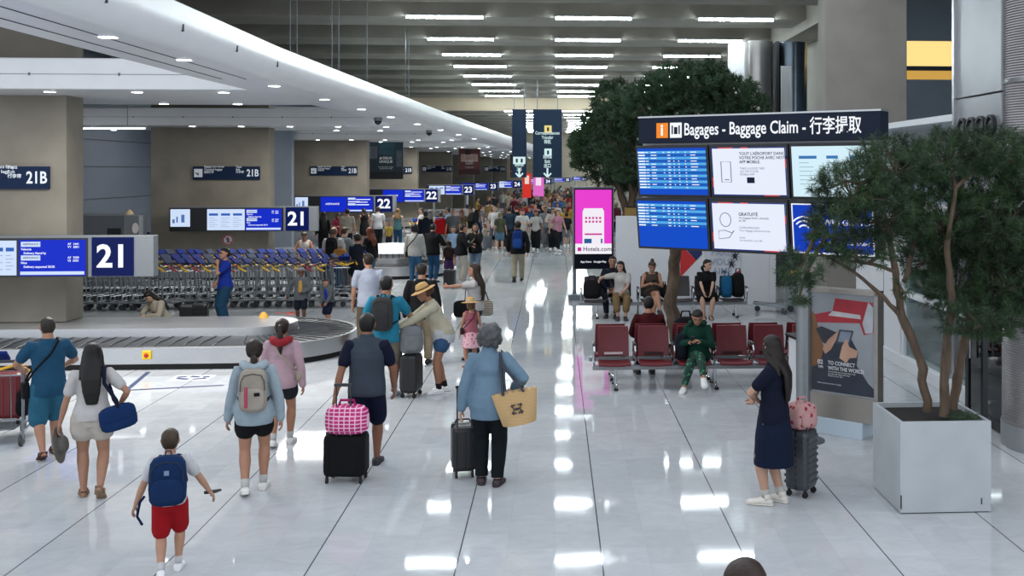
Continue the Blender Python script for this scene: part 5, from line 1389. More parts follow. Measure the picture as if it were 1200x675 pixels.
def hair_mesh(kind, pose, sex, kid, vox):
    def mk():
        F = fig(pose, sex, kid); m = MB(); sc = 1.0
        H = lambda x, y, z: F.head + F.Rh @ (V(x, y, z) * F.hs)
        B = lambda x, y, t: F.P + F.Rt @ V(x, y, t)
        rough = .0012
        if kind == 'bald':
            m.loft(head_rings(F, [(z, w - .003, yf - .006, yb + .003) for z, w, yf, yb in CAP[:6]]), 16)
        elif kind == 'curly':
            m.loft(head_rings(F, [(z * 1.18 + .002, w * 1.36, yf * 1.05 + .006, yb * 1.34) for z, w, yf, yb in CAP]), 18); rough = .003
            rq = random.Random(4)
            for _ in range(90):
                a_, z_ = rq.uniform(0, 6.28), rq.uniform(-.055, .075)
                if z_ < .03 and math.sin(a_) > .35: continue
                k_ = math.sqrt(max(0, 1 - (z_ / .083) ** 2)); q_ = H(.064 * k_ * math.cos(a_), -.012 + .072 * k_ * math.sin(a_), z_)
                q_ = q_ + (q_ - F.head).normalized() * .007; m.ball(tuple(q_), rq.uniform(.012, .019), 7, 5)
            m.limb([H(-.03, -.05, -.03), H(0, -.065, -.04), H(.03, -.05, -.03)], [.026, .03, .026], 10)
        elif kind == 'buzz':
            m.loft(head_rings(F, [(z, w - .0015, yf - .003, yb + .0015) for z, w, yf, yb in CAP]), 16)
        elif kind == 'quiff':
            m.loft(head_rings(F, [(z, w - (.004 if z < .02 else 0), yf, yb + .002) for z, w, yf, yb in CAP]), 16)
            m.limb([H(-.02, .04, .055), H(.02, .042, .057)], [.017, .017], 8)
        else:
            m.loft(head_rings(F, CAPF if sex == 'f' else CAP), 16)
        if kind in ('long', 'verylong', 'wavy'):
            L = dict(long=.20, verylong=.085, wavy=.16)[kind]
            lean = F.p.get('lean', 0)
            rr = [(H(0, -.022, .02), F.Rh @ V(.051, 0, 0), F.Rh @ V(0, .046, 0)), (H(0, -.032, -.03), F.Rh @ V(.056, 0, 0), F.Rh @ V(0, .036, 0)), (B(0, -.058, .30), V(.062, 0, 0), V(0, .028, 0)),
                  (B(0, -.083, .25), V(.062, 0, 0), V(0, .022, 0)), (B(0, -.088, (.25 + L) / 2), V(.055, 0, 0), V(0, .018, 0)), (B(.004, -.082, L), V(.036, 0, 0), V(0, .012, 0))]
            m.loft(rr, 16)
            for sg in (-1, 1): m.limb([H(sg * .048, .0, .015), H(sg * .054, -.004, -.03), B(sg * .062, -.02, .30), B(sg * .066, -.05, .25)], [.012, .014, .016, .010], 8)
            rough = .0035 if kind == 'wavy' else .0016
        if kind in ('pony', 'lowpony'):
            z0 = .02 if kind == 'pony' else -.03
            m.limb([H(0, -.064, z0), H(0, -.084, z0 - .005), H(.004, -.098, -.05), B(.006, -.088, .25), B(.012, -.088, .20 if kind == 'pony' else .17)], [.014, .018, .022, .017, .006], 10)
        if kind == 'bun':
            m.ball(tuple(H(0, -.03, .082)), .026 * F.hs, 12, 8)
        if kind == 'lowbun':
            m.ball(tuple(H(0, -.074, -.005)), .026 * F.hs, 12, 8)
        if kind == 'bob':
            m.loft([(H(0, -.018, .03), F.Rh @ V(.054, 0, 0), F.Rh @ V(0, .052, 0)), (H(0, -.022, -.02), F.Rh @ V(.060, 0, 0), F.Rh @ V(0, .046, 0)), (H(0, -.026, -.065), F.Rh @ V(.058, 0, 0), F.Rh @ V(0, .04, 0))], 16)
        return bake(m, 'hair', min(vox, .008), 2, rough=rough, seed=len(LIB))
    return lib(('hair', kind, pose, sex, kid, vox), mk)
def omat(o, m):
    if not o.data.materials: o.data.materials.append(None)
    o.material_slots[0].link = 'OBJECT'; o.material_slots[0].material = m
def skin(h): return mat('skin_' + h, [x * .68 for x in lin(h)], .5, noise=.05, nscale=25, spec=.35)
def hairm(h): return mat('hair_' + h, [x * .45 for x in lin(h)], .5, noise=.35, nscale=45, stretch=(1, 1, .12), bump=.4, bscale=90, spec=.35)
SK = dict(l='#d9ae96', m='#c28f74', t='#a87457', d='#6e4733')
WHO = []
def person(label, at_xy, facing, H, sex, pose, top, bottom, shoes, hair, sk='m', kid=False, vox=.0085, group=None, z=0., extra=None, socks=None):
    """top = (kind, colour, hem), bottom = (kind, colour), shoes = (kind, colour), hair = (kind, colour)"""
    if not (pose.startswith('sit') and pose != 'sit_floor'): facing += math.degrees(math.atan2(-at_xy[0], at_xy[1]))   # facing is told from the line of sight
    t = thing('person', label, 'person', (at_xy[0], at_xy[1], z), R(facing), group)
    t.scale = (H, H, H)
    def add(name, me, m):
        o = bpy.data.objects.new(name, me); col.objects.link(o); o.parent = t; omat(o, m); return o
    add('body', body_mesh(pose, sex, kid, vox), skin(SK.get(sk, sk)))
    nm = dict(tee='t_shirt', polo='polo_shirt', tank='tank_top', vest='vest', long='long_sleeved_top', sweater='sweater', jacket='jacket', crop='crop_top', blouse='blouse', three='top')
    if top: add(nm[top[0]], top_mesh(top[0], top[2] if len(top) > 2 else -.045, pose, sex, kid, vox), fab(top[1]))
    nb = dict(shorts='shorts', short='shorts', mini='skorts', bermuda='bermuda_shorts', jeans='jeans', slim='trousers', trousers='trousers', wide='wide_trousers', skirt='skirt', dress='dress_skirt', culotte='culottes', midi='midi_skirt', crop='cropped_trousers')
    if bottom: add(nb[bottom[0]], bottom_mesh(bottom[0], pose, sex, kid, vox), fab(bottom[1]))
    for sd in (((0,), (1,)) if vox < .014 else ((0, 1),)) if shoes else ():
        add('shoe' if len(sd) == 1 else 'shoes', shoe_mesh(shoes[0], pose, sex, kid, sd), mat('shoe_' + shoes[1], shoes[1], .55, noise=.06, nscale=20))
    for sd in ((0,), (1,)) if socks else (): add('sock', sock_mesh(pose, sex, kid, sd), fab(socks))
    if hair: add('hair', hair_mesh(hair[0], pose, sex, kid, vox), hairm(hair[1]))
    t['h'] = H; F = fig(pose, sex, kid)
    del t['h']
    WHO.append((label, at_xy, H))
    return t, F
def worn(name, label, cat, who, parts, group=None):
    """a thing worn or carried: same frame as its wearer; parts = [(name, MB, material, smooth, bevel)]"""
    r = who
    t = thing(name, label, cat, r.location, r.rotation_euler.z, group); t.scale = r.scale
    first_ = None
    for p in parts:
        if p[3] == 'bake':
            me = bake(p[1], p[0], .008, 3, rough=.0012, seed=len(LIB)); me.materials.append(p[2])
            o = bpy.data.objects.new(p[0], me); col.objects.link(o); o.parent = t
        else: o = p[1].obj(p[0], p[2], t, smooth=p[3], bevel=p[4] if len(p) > 4 else 0)
    return t
def pouch(c, d, Rm, k=.8, n=20):
    """soft box: superellipse rings; c centre, d half sizes (x,y,z)"""
    m = MB(); rings = []
    for f, s_ in ((-1, .55), (-.93, .8), (-.75, .95), (-.3, 1), (.3, .98), (.7, .92), (.9, .75), (1, .45)):
        rings.append((f, s_))
    vs = []; fs = []
    for f, s_ in rings:
        for i in range(n):
            a = 2 * math.pi * i / n; ca, sa = math.cos(a), math.sin(a)
            x = math.copysign(abs(ca) ** .55, ca) * d[0] * s_; y = math.copysign(abs(sa) ** .55, sa) * d[1] * (s_ * .7 + .3)
            vs.append(Vector(c) + Rm @ V(x, y, f * d[2]))
    k_ = len(rings)
    for j in range(k_ - 1):
        for i in range(n): fs.append((j * n + i, j * n + (i + 1) % n, (j + 1) * n + (i + 1) % n, (j + 1) * n + i))
    fs += [tuple(range(n - 1, -1, -1)), tuple((k_ - 1) * n + i for i in range(n))]
    m._add(vs, fs); return m
def backpack(label, who, F, c, size=(.085, .045, .145), tc=.19, pocket=None, trim=None, group=None):
    Rt = F.Rt; C0 = F.P + Rt @ V(0, -.075 - size[1], tc)
    fm = fab(c); pm = fab(pocket or c)
    body = pouch(C0, size, Rt)
    pk = pouch(C0 + Rt @ V(0, -size[1] * .9, -size[2] * .38), (size[0] * .8, size[1] * .45, size[2] * .5), Rt)
    st = MB()
    for sg in (-1, 1):
        st.tube([F.P + Rt @ V(sg * .05, -.07, tc + size[2] * .8), F.P + Rt @ V(sg * .058, -.045, .318), F.P + Rt @ V(sg * .066, .03, .30), F.P + Rt @ V(sg * .08, .088, .22), F.P + Rt @ V(sg * .105, .03, .12), F.P + Rt @ V(sg * .08, -.08, tc - size[2] * .6)], .0105, 8, .5, up=(1, 0, 0))
    hn = MB().tube([C0 + Rt @ V(-.02, .03, size[2] * .97), C0 + Rt @ V(-.015, .03, size[2] * 1.15), C0 + Rt @ V(.015, .03, size[2] * 1.15), C0 + Rt @ V(.02, .03, size[2] * .97)], .005, 6)
    zp = MB().tube([C0 + Rt @ V(x * size[0] * .85, -size[1] * 1.02, size[2] * z) for x, z in ((-1, .0), (-.95, .45), (-.7, .72), (0, .8), (.7, .72), (.95, .45), (1, .0))], .003, 5)
    P_ = [('bag_body', body, fm, True), ('front_pocket', pk, pm, True), ('shoulder_straps', st, fab(trim or c), True), ('top_handle', hn, fab(trim or c), True), ('zip', zp, SATIN, True)]
    return worn('backpack', label, 'backpack', who, P_, group)
def crossbag(label, who, F, c, side, tz=.0, size=(.085, .03, .06), fwd=0., over=True, strap=None, name='shoulder_bag', flat_w=.008, tilt=0., yaw=90):
    """bag at one hip with a strap over the same or the other shoulder"""
    Rt = F.Rt; x = side * (.115 + (size[1] if yaw > 45 else size[0] * .35)); Cb = F.P + Rt @ V(x, fwd, tz)
    Rb = Rt @ Matrix.Rotation(R(yaw), 3, 'Z') @ Matrix.Rotation(R(tilt), 3, 'Y')
    sx = -side * .06 if over else side * .075
    top = F.P + Rt @ V(sx, -.02, .325)
    st = MB().tube([Cb + V(0, -.03, size[2] * .8), F.P + Rt @ V(x * .75 if over else x * .95, -.085, .10), F.P + Rt @ V((x * .2 + sx * .6), -.098, .22), F.P + Rt @ V(sx, -.065, .305), top, F.P + Rt @ V(sx, .045, .305), F.P + Rt @ V((x * .3 + sx * .55), .098, .2), F.P + Rt @ V(x * .8, .085, .08), Cb + V(0, .03, size[2] * .8)], flat_w, 6, .45, up=(1, 0, 0))
    b = pouch(Cb, size, Rb)
    fl = pouch(Cb + (V(side * size[1] * .55, 0, size[2] * .35) if yaw > 45 else V(0, -size[1] * .55, size[2] * .35)), (size[0] * .96, size[1] * .55, size[2] * .6), Rb)
    return worn(name, label, 'bag', who, [('bag_body', b, fab(c), True), ('flap', fl, fab(c), True), ('strap', st, fab(strap or c), True)])
def suitcase(label, loc, rz, h, w, d, c, handle=.0, ribs=6, group=None, cat='suitcase', ribdir='v', soft=False):
    t = thing('suitcase', label, cat, (loc[0], loc[1], 0), rz, group)
    mm = fab(c) if soft else plastic(c, .38)
    z0 = .065
    MB().span(-w / 2, w / 2, -d / 2, d / 2, z0, z0 + h).obj('shell', mm, t, bevel=min(.05, d * .2))
    rb = MB()
    for k in range(ribs):
        if ribdir == 'v':
            x = -w * .36 + w * .72 * k / max(1, ribs - 1)
            rb.span(x - .012, x + .012, -d / 2 - .006, d / 2 + .006, z0 + .06, z0 + h - .06)
        else:
            zz = z0 + .08 + (h - .16) * k / max(1, ribs - 1); rb.span(-w / 2 + .02, w / 2 - .02, -d / 2 - .006, d / 2 + .006, zz - .014, zz + .014)
            rb.span(-w / 2 - .006, w / 2 + .006, -d / 2 + .04, d / 2 - .04, zz - .014, zz + .014)
    rb.obj('ribs', mm, t, bevel=.005)
    MB().span(-w / 2 - .002, w / 2 + .002, -.006, .006, z0 + .02, z0 + h + .002).obj('zip_seam', SATIN, t)
    for sx in (-1, 1):
        for sy in (-1, 1):
            w_ = MB(); w_.M = Matrix.Translation((sx * (w / 2 - .04), sy * (d / 2 - .04), .03)) @ Matrix.Rotation(R(90), 4, 'Y')
            w_.lathe([(.012, -.014), (.03, -.012), (.03, .012), (.012, .014)], n=12)
            w_.M = None; w_.span(sx * (w / 2 - .04) - .012, sx * (w / 2 - .04) + .012, sy * (d / 2 - .04) - .012, sy * (d / 2 - .04) + .012, .03, z0 + .01)
            w_.obj('wheel', BLACK, t)
    MB().tube([(-.08, d * .2, z0 + h - .005), (-.07, d * .2, z0 + h + .03), (.07, d * .2, z0 + h + .03), (.08, d * .2, z0 + h - .005)], .01, 6).obj('grip', SATIN, t)
    if handle:
        q = MB()
        for s_ in (-1, 1): q.tube([(s_ * .075, -d * .38, z0 + h - .02), (s_ * .075, -d * .38, z0 + h + handle)], .009, 6)
        q.box((0, -d * .38, z0 + h + handle), (.19, .03, .03)); q.obj('telescopic_handle', mat('handle_dark', '#3a3c40', .4, .5), t)
    return t
# ------------------------------------------------------------------ helpers for what people wear and carry
def pattern(key, c1, c2, kind='check', scale=30., c3=None):
    if key in MATS: return MATS[key]
    m = mat(key, c1, .8); nt = m.node_tree; b = nt.nodes['Principled BSDF']
    tc = nt.nodes.new('ShaderNodeTexCoord')
    if kind == 'check':
        x = nt.nodes.new('ShaderNodeTexBrick'); x.inputs['Scale'].default_value = scale; x.offset = 0
        x.inputs['Mortar Size'].default_value = .05; x.inputs['Brick Width'].default_value = .5; x.inputs['Row Height'].default_value = .35
        x.inputs['Color1'].default_value = (*lin(c1), 1); x.inputs['Color2'].default_value = (*lin(c3 or c1), 1); x.inputs['Mortar'].default_value = (*lin(c2), 1)
        mp = nt.nodes.new('ShaderNodeMapping'); mp.inputs['Rotation'].default_value = (R(90), 0, 0)
        nt.links.new(tc.outputs['Object'], mp.inputs[0]); nt.links.new(mp.outputs[0], x.inputs['Vector']); out = x.outputs['Color']
    elif kind == 'stripe':
        w = nt.nodes.new('ShaderNodeTexWave'); w.inputs['Scale'].default_value = scale; w.bands_direction = 'Z'
        nt.links.new(tc.outputs['Object'], w.inputs['Vector'])
        r = nt.nodes.new('ShaderNodeValToRGB'); r.color_ramp.interpolation = 'CONSTANT'
        r.color_ramp.elements[0].color = (*lin(c1), 1); r.color_ramp.elements[1].color = (*lin(c2), 1); r.color_ramp.elements[1].position = .5
        nt.links.new(w.outputs['Fac'], r.inputs[0]); out = r.outputs[0]
    else:
        v = nt.nodes.new('ShaderNodeTexVoronoi'); v.inputs['Scale'].default_value = scale
        nt.links.new(tc.outputs['Object'], v.inputs['Vector'])
        r = nt.nodes.new('ShaderNodeValToRGB'); r.color_ramp.interpolation = 'CONSTANT'
        r.color_ramp.elements[0].color = (*lin(c2), 1); r.color_ramp.elements[1].color = (*lin(c1), 1); r.color_ramp.elements[1].position = .32
        nt.links.new(v.outputs['Distance'], r.inputs[0]); out = r.outputs[0]
    nt.links.new(out, b.inputs['Base Color'])
    return m
STRAW = pattern('straw_weave', '#c9a468', '#a98450', 'stripe', 60)
def child(t, name, m, mt, smooth=True):
    o = m.obj(name, mt, t, smooth=smooth); return o
def hood(t, F, c):
    m = MB(); B = lambda x, y, z: F.P + F.Rt @ V(x, y, z)
    m.limb([B(-.062, .035, .315), B(-.068, -.03, .318), B(-.04, -.072, .305), B(0, -.088, .295), B(.04, -.072, .305), B(.068, -.03, .318), B(.062, .035, .315)], [.02, .027, .033, .037, .033, .027, .02], 10)
    me = bake(m, 'hood', .008, 2); me.materials.append(fab(c)); o = bpy.data.objects.new('hood', me); col.objects.link(o); o.parent = t
def hood_up(t, F, c):
    m = MB(); m.loft(head_rings(F, [(-.085, .05, .010, -.06), (-.06, .054, .02, -.068)] + [(z, w * 1.14, yf + .016, yb - .008) for z, w, yf, yb in CAP[1:]]), 16)
    m.loft([F.ring(.28, .06, .05), F.ring(.31, .066, .055), F.ring(.335, .056, .05)], 14)
    me = bake(m, 'hood', .008, 2); me.materials.append(fab(c)); o = bpy.data.objects.new('hood', me); col.objects.link(o); o.parent = t
def straw_hat(t, F, wide=.105, band=None):
    H = lambda z: F.head + F.Rh @ V(0, -.006, z * F.hs)
    ax = lambda r: (F.Rh @ V(r * F.hs, 0, 0), F.Rh @ V(0, r * 1.08 * F.hs, 0))
    m = MB(); m.loft([(H(z), *ax(r)) for z, r in ((.022, wide * .97), (.024, wide), (.034, .064), (.036, .058), (.07, .052), (.088, .040), (.094, .015))], 20)
    o = child(t, 'hat', m, STRAW)
    m = MB(); m.loft([(H(z), *ax(r)) for z, r in ((.036, .060), (.05, .0575))], 20); child(o, 'hat_band', m, fab(band or '#8a6a48'))
def front_panel(t, F, c, name='t_shirt', w=.034):
    m = MB(); pts = [F.P + F.Rt @ V(0, y, z) for y, z in ((.050, .29), (.079, .24), (.085, .18), (.084, .10), (.086, .0), (.09, -.05))]
    m.tube(pts, [w * .6, w * .9, w, w, w, w * .9], 12, .35, up=(1, 0, 0)); child(t, name, m, fab(c))
def phone(label, t, F, hand=0):
    a, e, h = F.arm[hand]; d = (h - e).normalized()
    return worn('phone', label, 'phone', t, [('body', MB().box(h + d * .06 + V(0, .012, .012), (.042, .006, .085), M=Matrix.Rotation(R(-35), 3, 'X')), SATIN, False, .001)])
def soft_bag(name, label, loc, size, mt, rz=0, handles=True, strap=None):
    t = thing(name, label, 'bag', loc, rz)
    pouch(V(0, 0, size[2]), size, Matrix.Identity(3), n=24).obj('bag_body', mt, t, smooth=True)
    pouch(V(0, -size[1] * .8, size[2] * .8), (size[0] * .7, size[1] * .4, size[2] * .55), Matrix.Identity(3)).obj('front_pocket', mt, t, smooth=True)
    if handles: MB().tube([(-size[0] * .4, 0, size[2] * 1.9), (-size[0] * .3, 0, size[2] * 2.35), (size[0] * .3, 0, size[2] * 2.35), (size[0] * .4, 0, size[2] * 1.9)], .014, 6).obj('handle', strap or mt, t, smooth=True)
    return t
G = .0072
# ------------------------------------------------------------------ people in front
t, F = person('person in teal t-shirt and denim shorts pushing a trolley with red luggage', at(57, 535), 8, 1.60, 'm', 'push', ('tee', '#24587a', -.075), ('bermuda', '#33718f'), ('sandal', '#4a2620'), ('buzz', '#3d342c'), 'm', vox=G)
crossbag('black crossbody bag on the person in the teal t-shirt', t, F, '#15171b', -1, -.03, (.06, .025, .06), .05)
px_, py_ = at(4, 520)
put_trolley(px_, py_ + .15, R(96), 'trolley with red luggage pushed by the person in the teal t-shirt', None)
suitcase('tall red suitcase standing on the pushed trolley, cut by the frame', (px_ - .06, py_ + .2), R(6), .55, .40, .26, '#6a141c', 0, 5).location.z = .205
b_ = soft_bag('duffel_bag', 'black carry bag beside the red suitcase on the trolley', (px_ + .17, py_ + .2, .30), (.07, .16, .16), fab('#141317'), 0)
t, F = person('person in white t-shirt and cream shorts with very long black hair', at(108, 580), -4, 1.54, 'f', 'strap', ('tee', '#dcdad8', -.02), ('mini', '#d8cfc4'), ('sandal', '#8a7058'), ('verylong', '#141110'), '#b98a70', vox=G)
crossbag('large blue shoulder bag of the person with very long black hair', t, F, '#15386c', 1, -.01, (.115, .032, .08), -.06, False, '#101c34', flat_w=.012, tilt=-12, yaw=12)
a, e, h = F.arm[0]
m = MB(); m.M = Matrix.Translation(h + V(-.01, .02, -.14)) @ Matrix.Rotation(R(80), 4, 'Y') @ Matrix.Rotation(R(10), 4, 'X')
m.lathe([(.118, 0), (.12, .006), (.06, .012), (.055, .04), (.04, .052), (.01, .055)], n=20)
worn('sun_hat', 'grey sun hat hanging from the hand of the person in cream shorts', 'hat', t, [('brim', m, fab('#7d7a76'), True)])
t, F = person('boy in white t-shirt and red shorts walking away with a navy backpack', at(199, 673), -6, 1.17, 'm', 'boy', ('tee', '#e6e7ea', -.02), ('shorts', '#b5121f'), ('sneaker', '#dfe2e6'), ('buzz', '#54412f'), '#c99b80', True, vox=G, socks='#e8e8ea')
bp_ = backpack('navy backpack on the boy in red shorts', t, F, '#123462', (.122, .058, .165), .165)
MB().box(V(.0, -.075 - .058 * 2 - .012, .30 + F.P.z - .06), (.032, .004, .032)).obj('label_patch', fab('#8fa5c4'), bp_)
MB().tube([F.arm[0][2] + V(.06, -.02, .06), F.arm[0][2] + V(.03, -.02, .02), F.arm[0][2] + V(.01, .0, -.08), F.arm[0][2] + V(.045, -.01, -.14)], .009, 6, .5).obj('loose_strap', fab('#0f2850'), bp_)
a, e, h = F.arm[1]
worn('toy', 'dark toy held in the boy\'s hand', 'toy', t, [('body', MB().tube([h + V(-.04, .02, -.01), h + V(.03, .05, -.015), h + V(.07, .06, -.01)], [.012, .014, .008], 8), SATIN, True)])
t, F = person('person in light blue hoodie and black shorts with cream backpack', at(298, 577), -4, 1.56, 'f', 'step', ('sweater', '#b2c4cf', -.07), ('short', '#141519'), ('sneaker', '#d8d7d3'), ('lowpony', '#2c1f18'), 'm', vox=G, socks='#e2e2e0')
hood(t, F, '#b8c9d3')
bp_ = backpack('cream backpack with pink tag on the light blue hoodie', t, F, '#b9b0a2', (.088, .048, .135), .165, '#c2baad', '#20242a')
MB().box(V(.0, -.0, 0) + F.P + F.Rt @ V(.03, -.222, .15), (.035, .005, .022)).obj('logo_patch', fab('#1b1c20'), bp_)
MB().tube([F.P + F.Rt @ V(-.035, -.225, .20), F.P + F.Rt @ V(-.035, -.23, .15), F.P + F.Rt @ V(-.035, -.225, .07)], .011, 6).obj('pink_tag', fab('#d05a78'), bp_)
t, F = person('person in pink sweatshirt with long brown ponytail by the carousel', at(330, 522), -12, 1.51, 'f', 'step', ('sweater', '#dcb9c4', -.06), ('short', '#2a2c34'), ('sneaker', '#dcdad6'), ('pony', '#38221a'), '#c08a6c', vox=G, socks='#e4e4e2')
hood(t, F, '#b3323c')
crossbag('small cream bag at the hip of the pink sweatshirt', t, F, '#c9bda8', 1, .04, (.06, .025, .05), .0)
t, F = person('person in grey vest over navy sleeves pulling a black suitcase', at(430, 549), -7, 1.71, 'm', 'pull_l', ('tee', '#131a34', -.03), ('shorts', '#121b3a'), ('sneaker', '#26272c'), ('short', '#14100e'), '#a06f55', vox=G)
o = bpy.data.objects.new('vest', top_mesh('vest', -.045, 'pull_l', 'm', False, G)); col.objects.link(o); o.parent = t; omat(o, fab('#46525e'))
sc_ = suitcase('black fabric suitcase pulled by the person in the grey vest', at(406, 563), R(-4), .44, .43, .30, '#15161a', .52, 2, soft=True)
PINKC = pattern('pink_check', '#c42a7c', '#e8b8cc', 'check', 9, '#a81e66')
soft_bag('weekend_bag', 'pink checked weekend bag lying on the black suitcase', (sc_.location.x + .02, sc_.location.y - .06, .515), (.225, .11, .145), PINKC, R(-4), True, fab('#c42a7c'))
t, F = person('person in turquoise t-shirt with grey roll-top backpack', at(452, 466), -14, 1.76, 'm', 'reach', ('tee', '#2f93b4', -.06), ('shorts', '#857d70'), ('sneaker', '#c6ccd2'), ('short', '#1c1613'), 'm', vox=G, socks='#d5dade')
backpack('grey roll-top backpack on the turquoise t-shirt', t, F, '#4a4b4b', (.085, .05, .135), .175, '#3c3d3e', '#17191c')
person('person in pale white t-shirt before the second carousel', at(432, 413), 6, 1.78, 'm', 'stand_b', ('tee', '#c3cbdc', -.06), ('trousers', '#7a6a58'), ('sneaker', '#d0d0d0'), ('short', '#3a2c20'), 'm', vox=G)
person('person in black sweater and beige trousers beside the straw-hatted woman', at(494, 428), -8, 1.72, 'm', 'step', ('sweater', '#15161a', -.06), ('trousers', '#b3a388'), ('shoe', '#1a1a1c'), ('quiff', '#2c1f17'), 'm', vox=G)
t, F = person('woman in cream cardigan, denim shorts and straw hat leaning on a suitcase', at(516, 460), 100, 1.66, 'f', 'lean_case', ('sweater', '#d2cbb2', .0), ('short', '#3f6288'), ('sneaker', '#dedede'), ('lowbun', '#6a4a30'), '#ad7a60', vox=G, socks='#2a2024')
o = bpy.data.objects.new('shirt', top_mesh('under', -.075, 'lean_case', 'f', False, G)); col.objects.link(o); o.parent = t; omat(o, fab('#d9dde2'))
straw_hat(t, F)
lc = suitcase('slim black suitcase under the grey backpack, beside the turquoise t-shirt', at(482, 464), R(80), .55, .36, .25, '#17181c', .16, 5)
bg_ = soft_bag('backpack', 'light grey backpack resting on the slim black suitcase', (lc.location.x, lc.location.y, .62), (.17, .13, .20), fab('#8d9295'), R(10))
w_ = MB(); w_.M = Matrix.Translation((lc.location.x + .33, lc.location.y + .05, .62)); w_.lathe([(.02, 0), (.045, .01), (.045, .2), (.02, .24), (.02, .27)], n=14)
a, e, h = F.arm[0]
m = MB(); m.M = Matrix.Translation(h + V(.0, -.13, -.14)); m.lathe([(.008, 0), (.021, .004), (.022, .06), (.021, .10), (.009, .125)], n=12)
m2 = MB(); m2.M = Matrix.Translation(h + V(.0, -.13, -.095)); m2.lathe([(.0225, 0), (.0225, .04)], n=12)
m3 = MB(); m3.M = Matrix.Translation(h + V(.0, -.13, -.016)); m3.lathe([(.010, 0), (.010, .014)], n=10)
m3.M = None; m3.tube([h + V(0, -.13, -.01), h + V(0, -.10, .02), h + V(0, -.02, .02)], .004, 5)
worn('water_bottle', 'clear blue-labelled water bottle hanging beside the straw-hatted woman', 'bottle', t, [('bottle', m, plastic('#b9c6d2', .15), True), ('label_band', m2, plastic('#2a5aa8'), True), ('cap', m3, plastic('#2a5aa8'), False)])
t, F = person('woman in white t-shirt pointing across the hall, long brown hair', at(557, 421), 78, 1.66, 'f', 'point_l', ('tee', '#d6d4d2', -.01), ('jeans', '#2b4858'), ('shoe', '#1f1c1e'), ('verylong', '#46301f'), 'm', vox=G)
crossbag('black shoulder bag of the pointing woman', t, F, '#16161a', -1, .02, (.095, .035, .085), .10, True)
STR2 = pattern('cream_black_stripe', '#c8bfa8', '#26262a', 'stripe', 22)
m = pouch(F.P + V(.20, -.06, -.01), (.09, .035, .085), Matrix.Rotation(R(80), 3, 'Z'))
m2 = MB().tube([F.P + V(.20, -.10, .06), F.P + V(.15, -.08, .16), F.P + V(.15, -.0, .16), F.P + V(.20, -.0, .06)], .007, 6)
worn('striped_tote', 'cream and black striped tote on the pointing woman\'s arm', 'bag', t, [('bag_body', m, STR2, True), ('handles', m2, SATIN, True)])
t, F = person('child in pink dress and straw hat behind the grey-haired woman', at(552, 431), 15, 1.13, 'f', 'stand_b', ('tank', '#b86a78', -.03), ('dress', '#c98a98'), ('sandal', '#8a5a48'), ('bob', '#7a5a3c'), 'm', True, vox=G)
for c in t.children:
    if c.name.startswith('dress'): omat(c, pattern('pink_flower_print', '#cfa3ac', '#b03a52', 'spot', 26))
straw_hat(t, F, .115, '#d8c8c0')
crossbag('thin dark crossbody bag on the child in the pink dress', t, F, '#3a2024', -1, .02, (.05, .02, .045), .0)
t, F = person('grey curly-haired woman in denim jacket and dark trousers', at(573, 568), -8, 1.65, 'f', 'hold_case', ('jacket', '#7d9bb2', -.10), ('trousers', '#131b20'), ('sneaker', '#2b1f25'), ('curly', '#6a6c6e'), 'l', vox=G)
suitcase('black cabin suitcase held by the grey curly-haired woman', at(543, 556), R(10), .48, .25, .34, '#131418', .42, 3)
TOTE = pattern('straw_tote_weave', '#c6a878', '#b08e5e', 'stripe', 45)
m = MB(); c_ = F.P + F.Rt @ V(.185, -.085, -.02); Rz_ = Matrix.Rotation(R(8), 3, 'Z') @ Matrix.Rotation(R(-10), 3, 'Y')
m.loft([(c_ + Rz_ @ V(0, 0, z), Rz_ @ V(w, 0, 0), Rz_ @ V(0, .045, 0)) for z, w in ((-.105, .095), (-.10, .105), (.0, .125), (.095, .142), (.10, .138))], 20)
e_ = MB()
for sx in (-1, 1):
    q = [c_ + Rz_ @ V(x * sx, -.049 - .0, z) for x, z in ((.006, -.028), (.02, -.022), (.026, -.03), (.034, -.022), (.024, -.012), (.016, .0), (.024, .012), (.034, .022), (.026, .03), (.02, .022), (.006, .028))]
    e_.tube(q, .0055, 6, .6)
e_.tube([c_ + Rz_ @ V(-.01, -.049, .0), c_ + Rz_ @ V(.01, -.049, .0)], .016, 6, .4)
s_ = MB()
for y in (-.045, .045): s_.tube([c_ + Rz_ @ V(-.07, y, .095), F.P + F.Rt @ V(.085, y * 1.2 - .02, .20), F.P + F.Rt @ V(.075, y - .01, .315), F.P + F.Rt @ V(.10, y * 1.2 - .02, .22), c_ + Rz_ @ V(.06, y, .095)], .010, 6, .5)
worn('straw_tote', 'straw tote with navy emblem on the grey-haired woman\'s arm', 'bag', t, [('basket', m, TOTE, True), ('emblem', e_, plastic('#14203c'), True), ('straps', s_, plastic('#141a2c'), True)])
t, F = person('woman in navy top and culottes with folded arms beside a grey suitcase', at(907, 590), 74, 1.65, 'f', 'side_cross', ('tee', '#0f1830', -.07), ('culotte', '#0d1e3a'), ('hightop', '#cdc9c0'), ('verylong', '#2a1d18'), '#d3a88f', vox=G, socks='#dcd9d2')
gs = suitcase('dark grey ribbed suitcase beside the woman in navy', at(939, 579), R(55), .60, .30, .25, '#3a3f44', .10, 8, ribdir='h')
FLOR = pattern('pink_flower_bag', '#b58a88', '#8a2030', 'spot', 16)
soft_bag('flowered_bag', 'pink flowered bag strapped on the dark grey suitcase', (gs.location.x, gs.location.y, .665), (.15, .12, .13), FLOR, R(30))
t, F = person('crown of a brown-haired head at the bottom edge of the picture', at(873, 1150), 0, 1.69, 'f', 'stand', ('tee', '#8a8f98', -.05), ('jeans', '#33465c'), ('sneaker', '#d8d8d8'), ('long', '#3a261d'), 'm', vox=G)

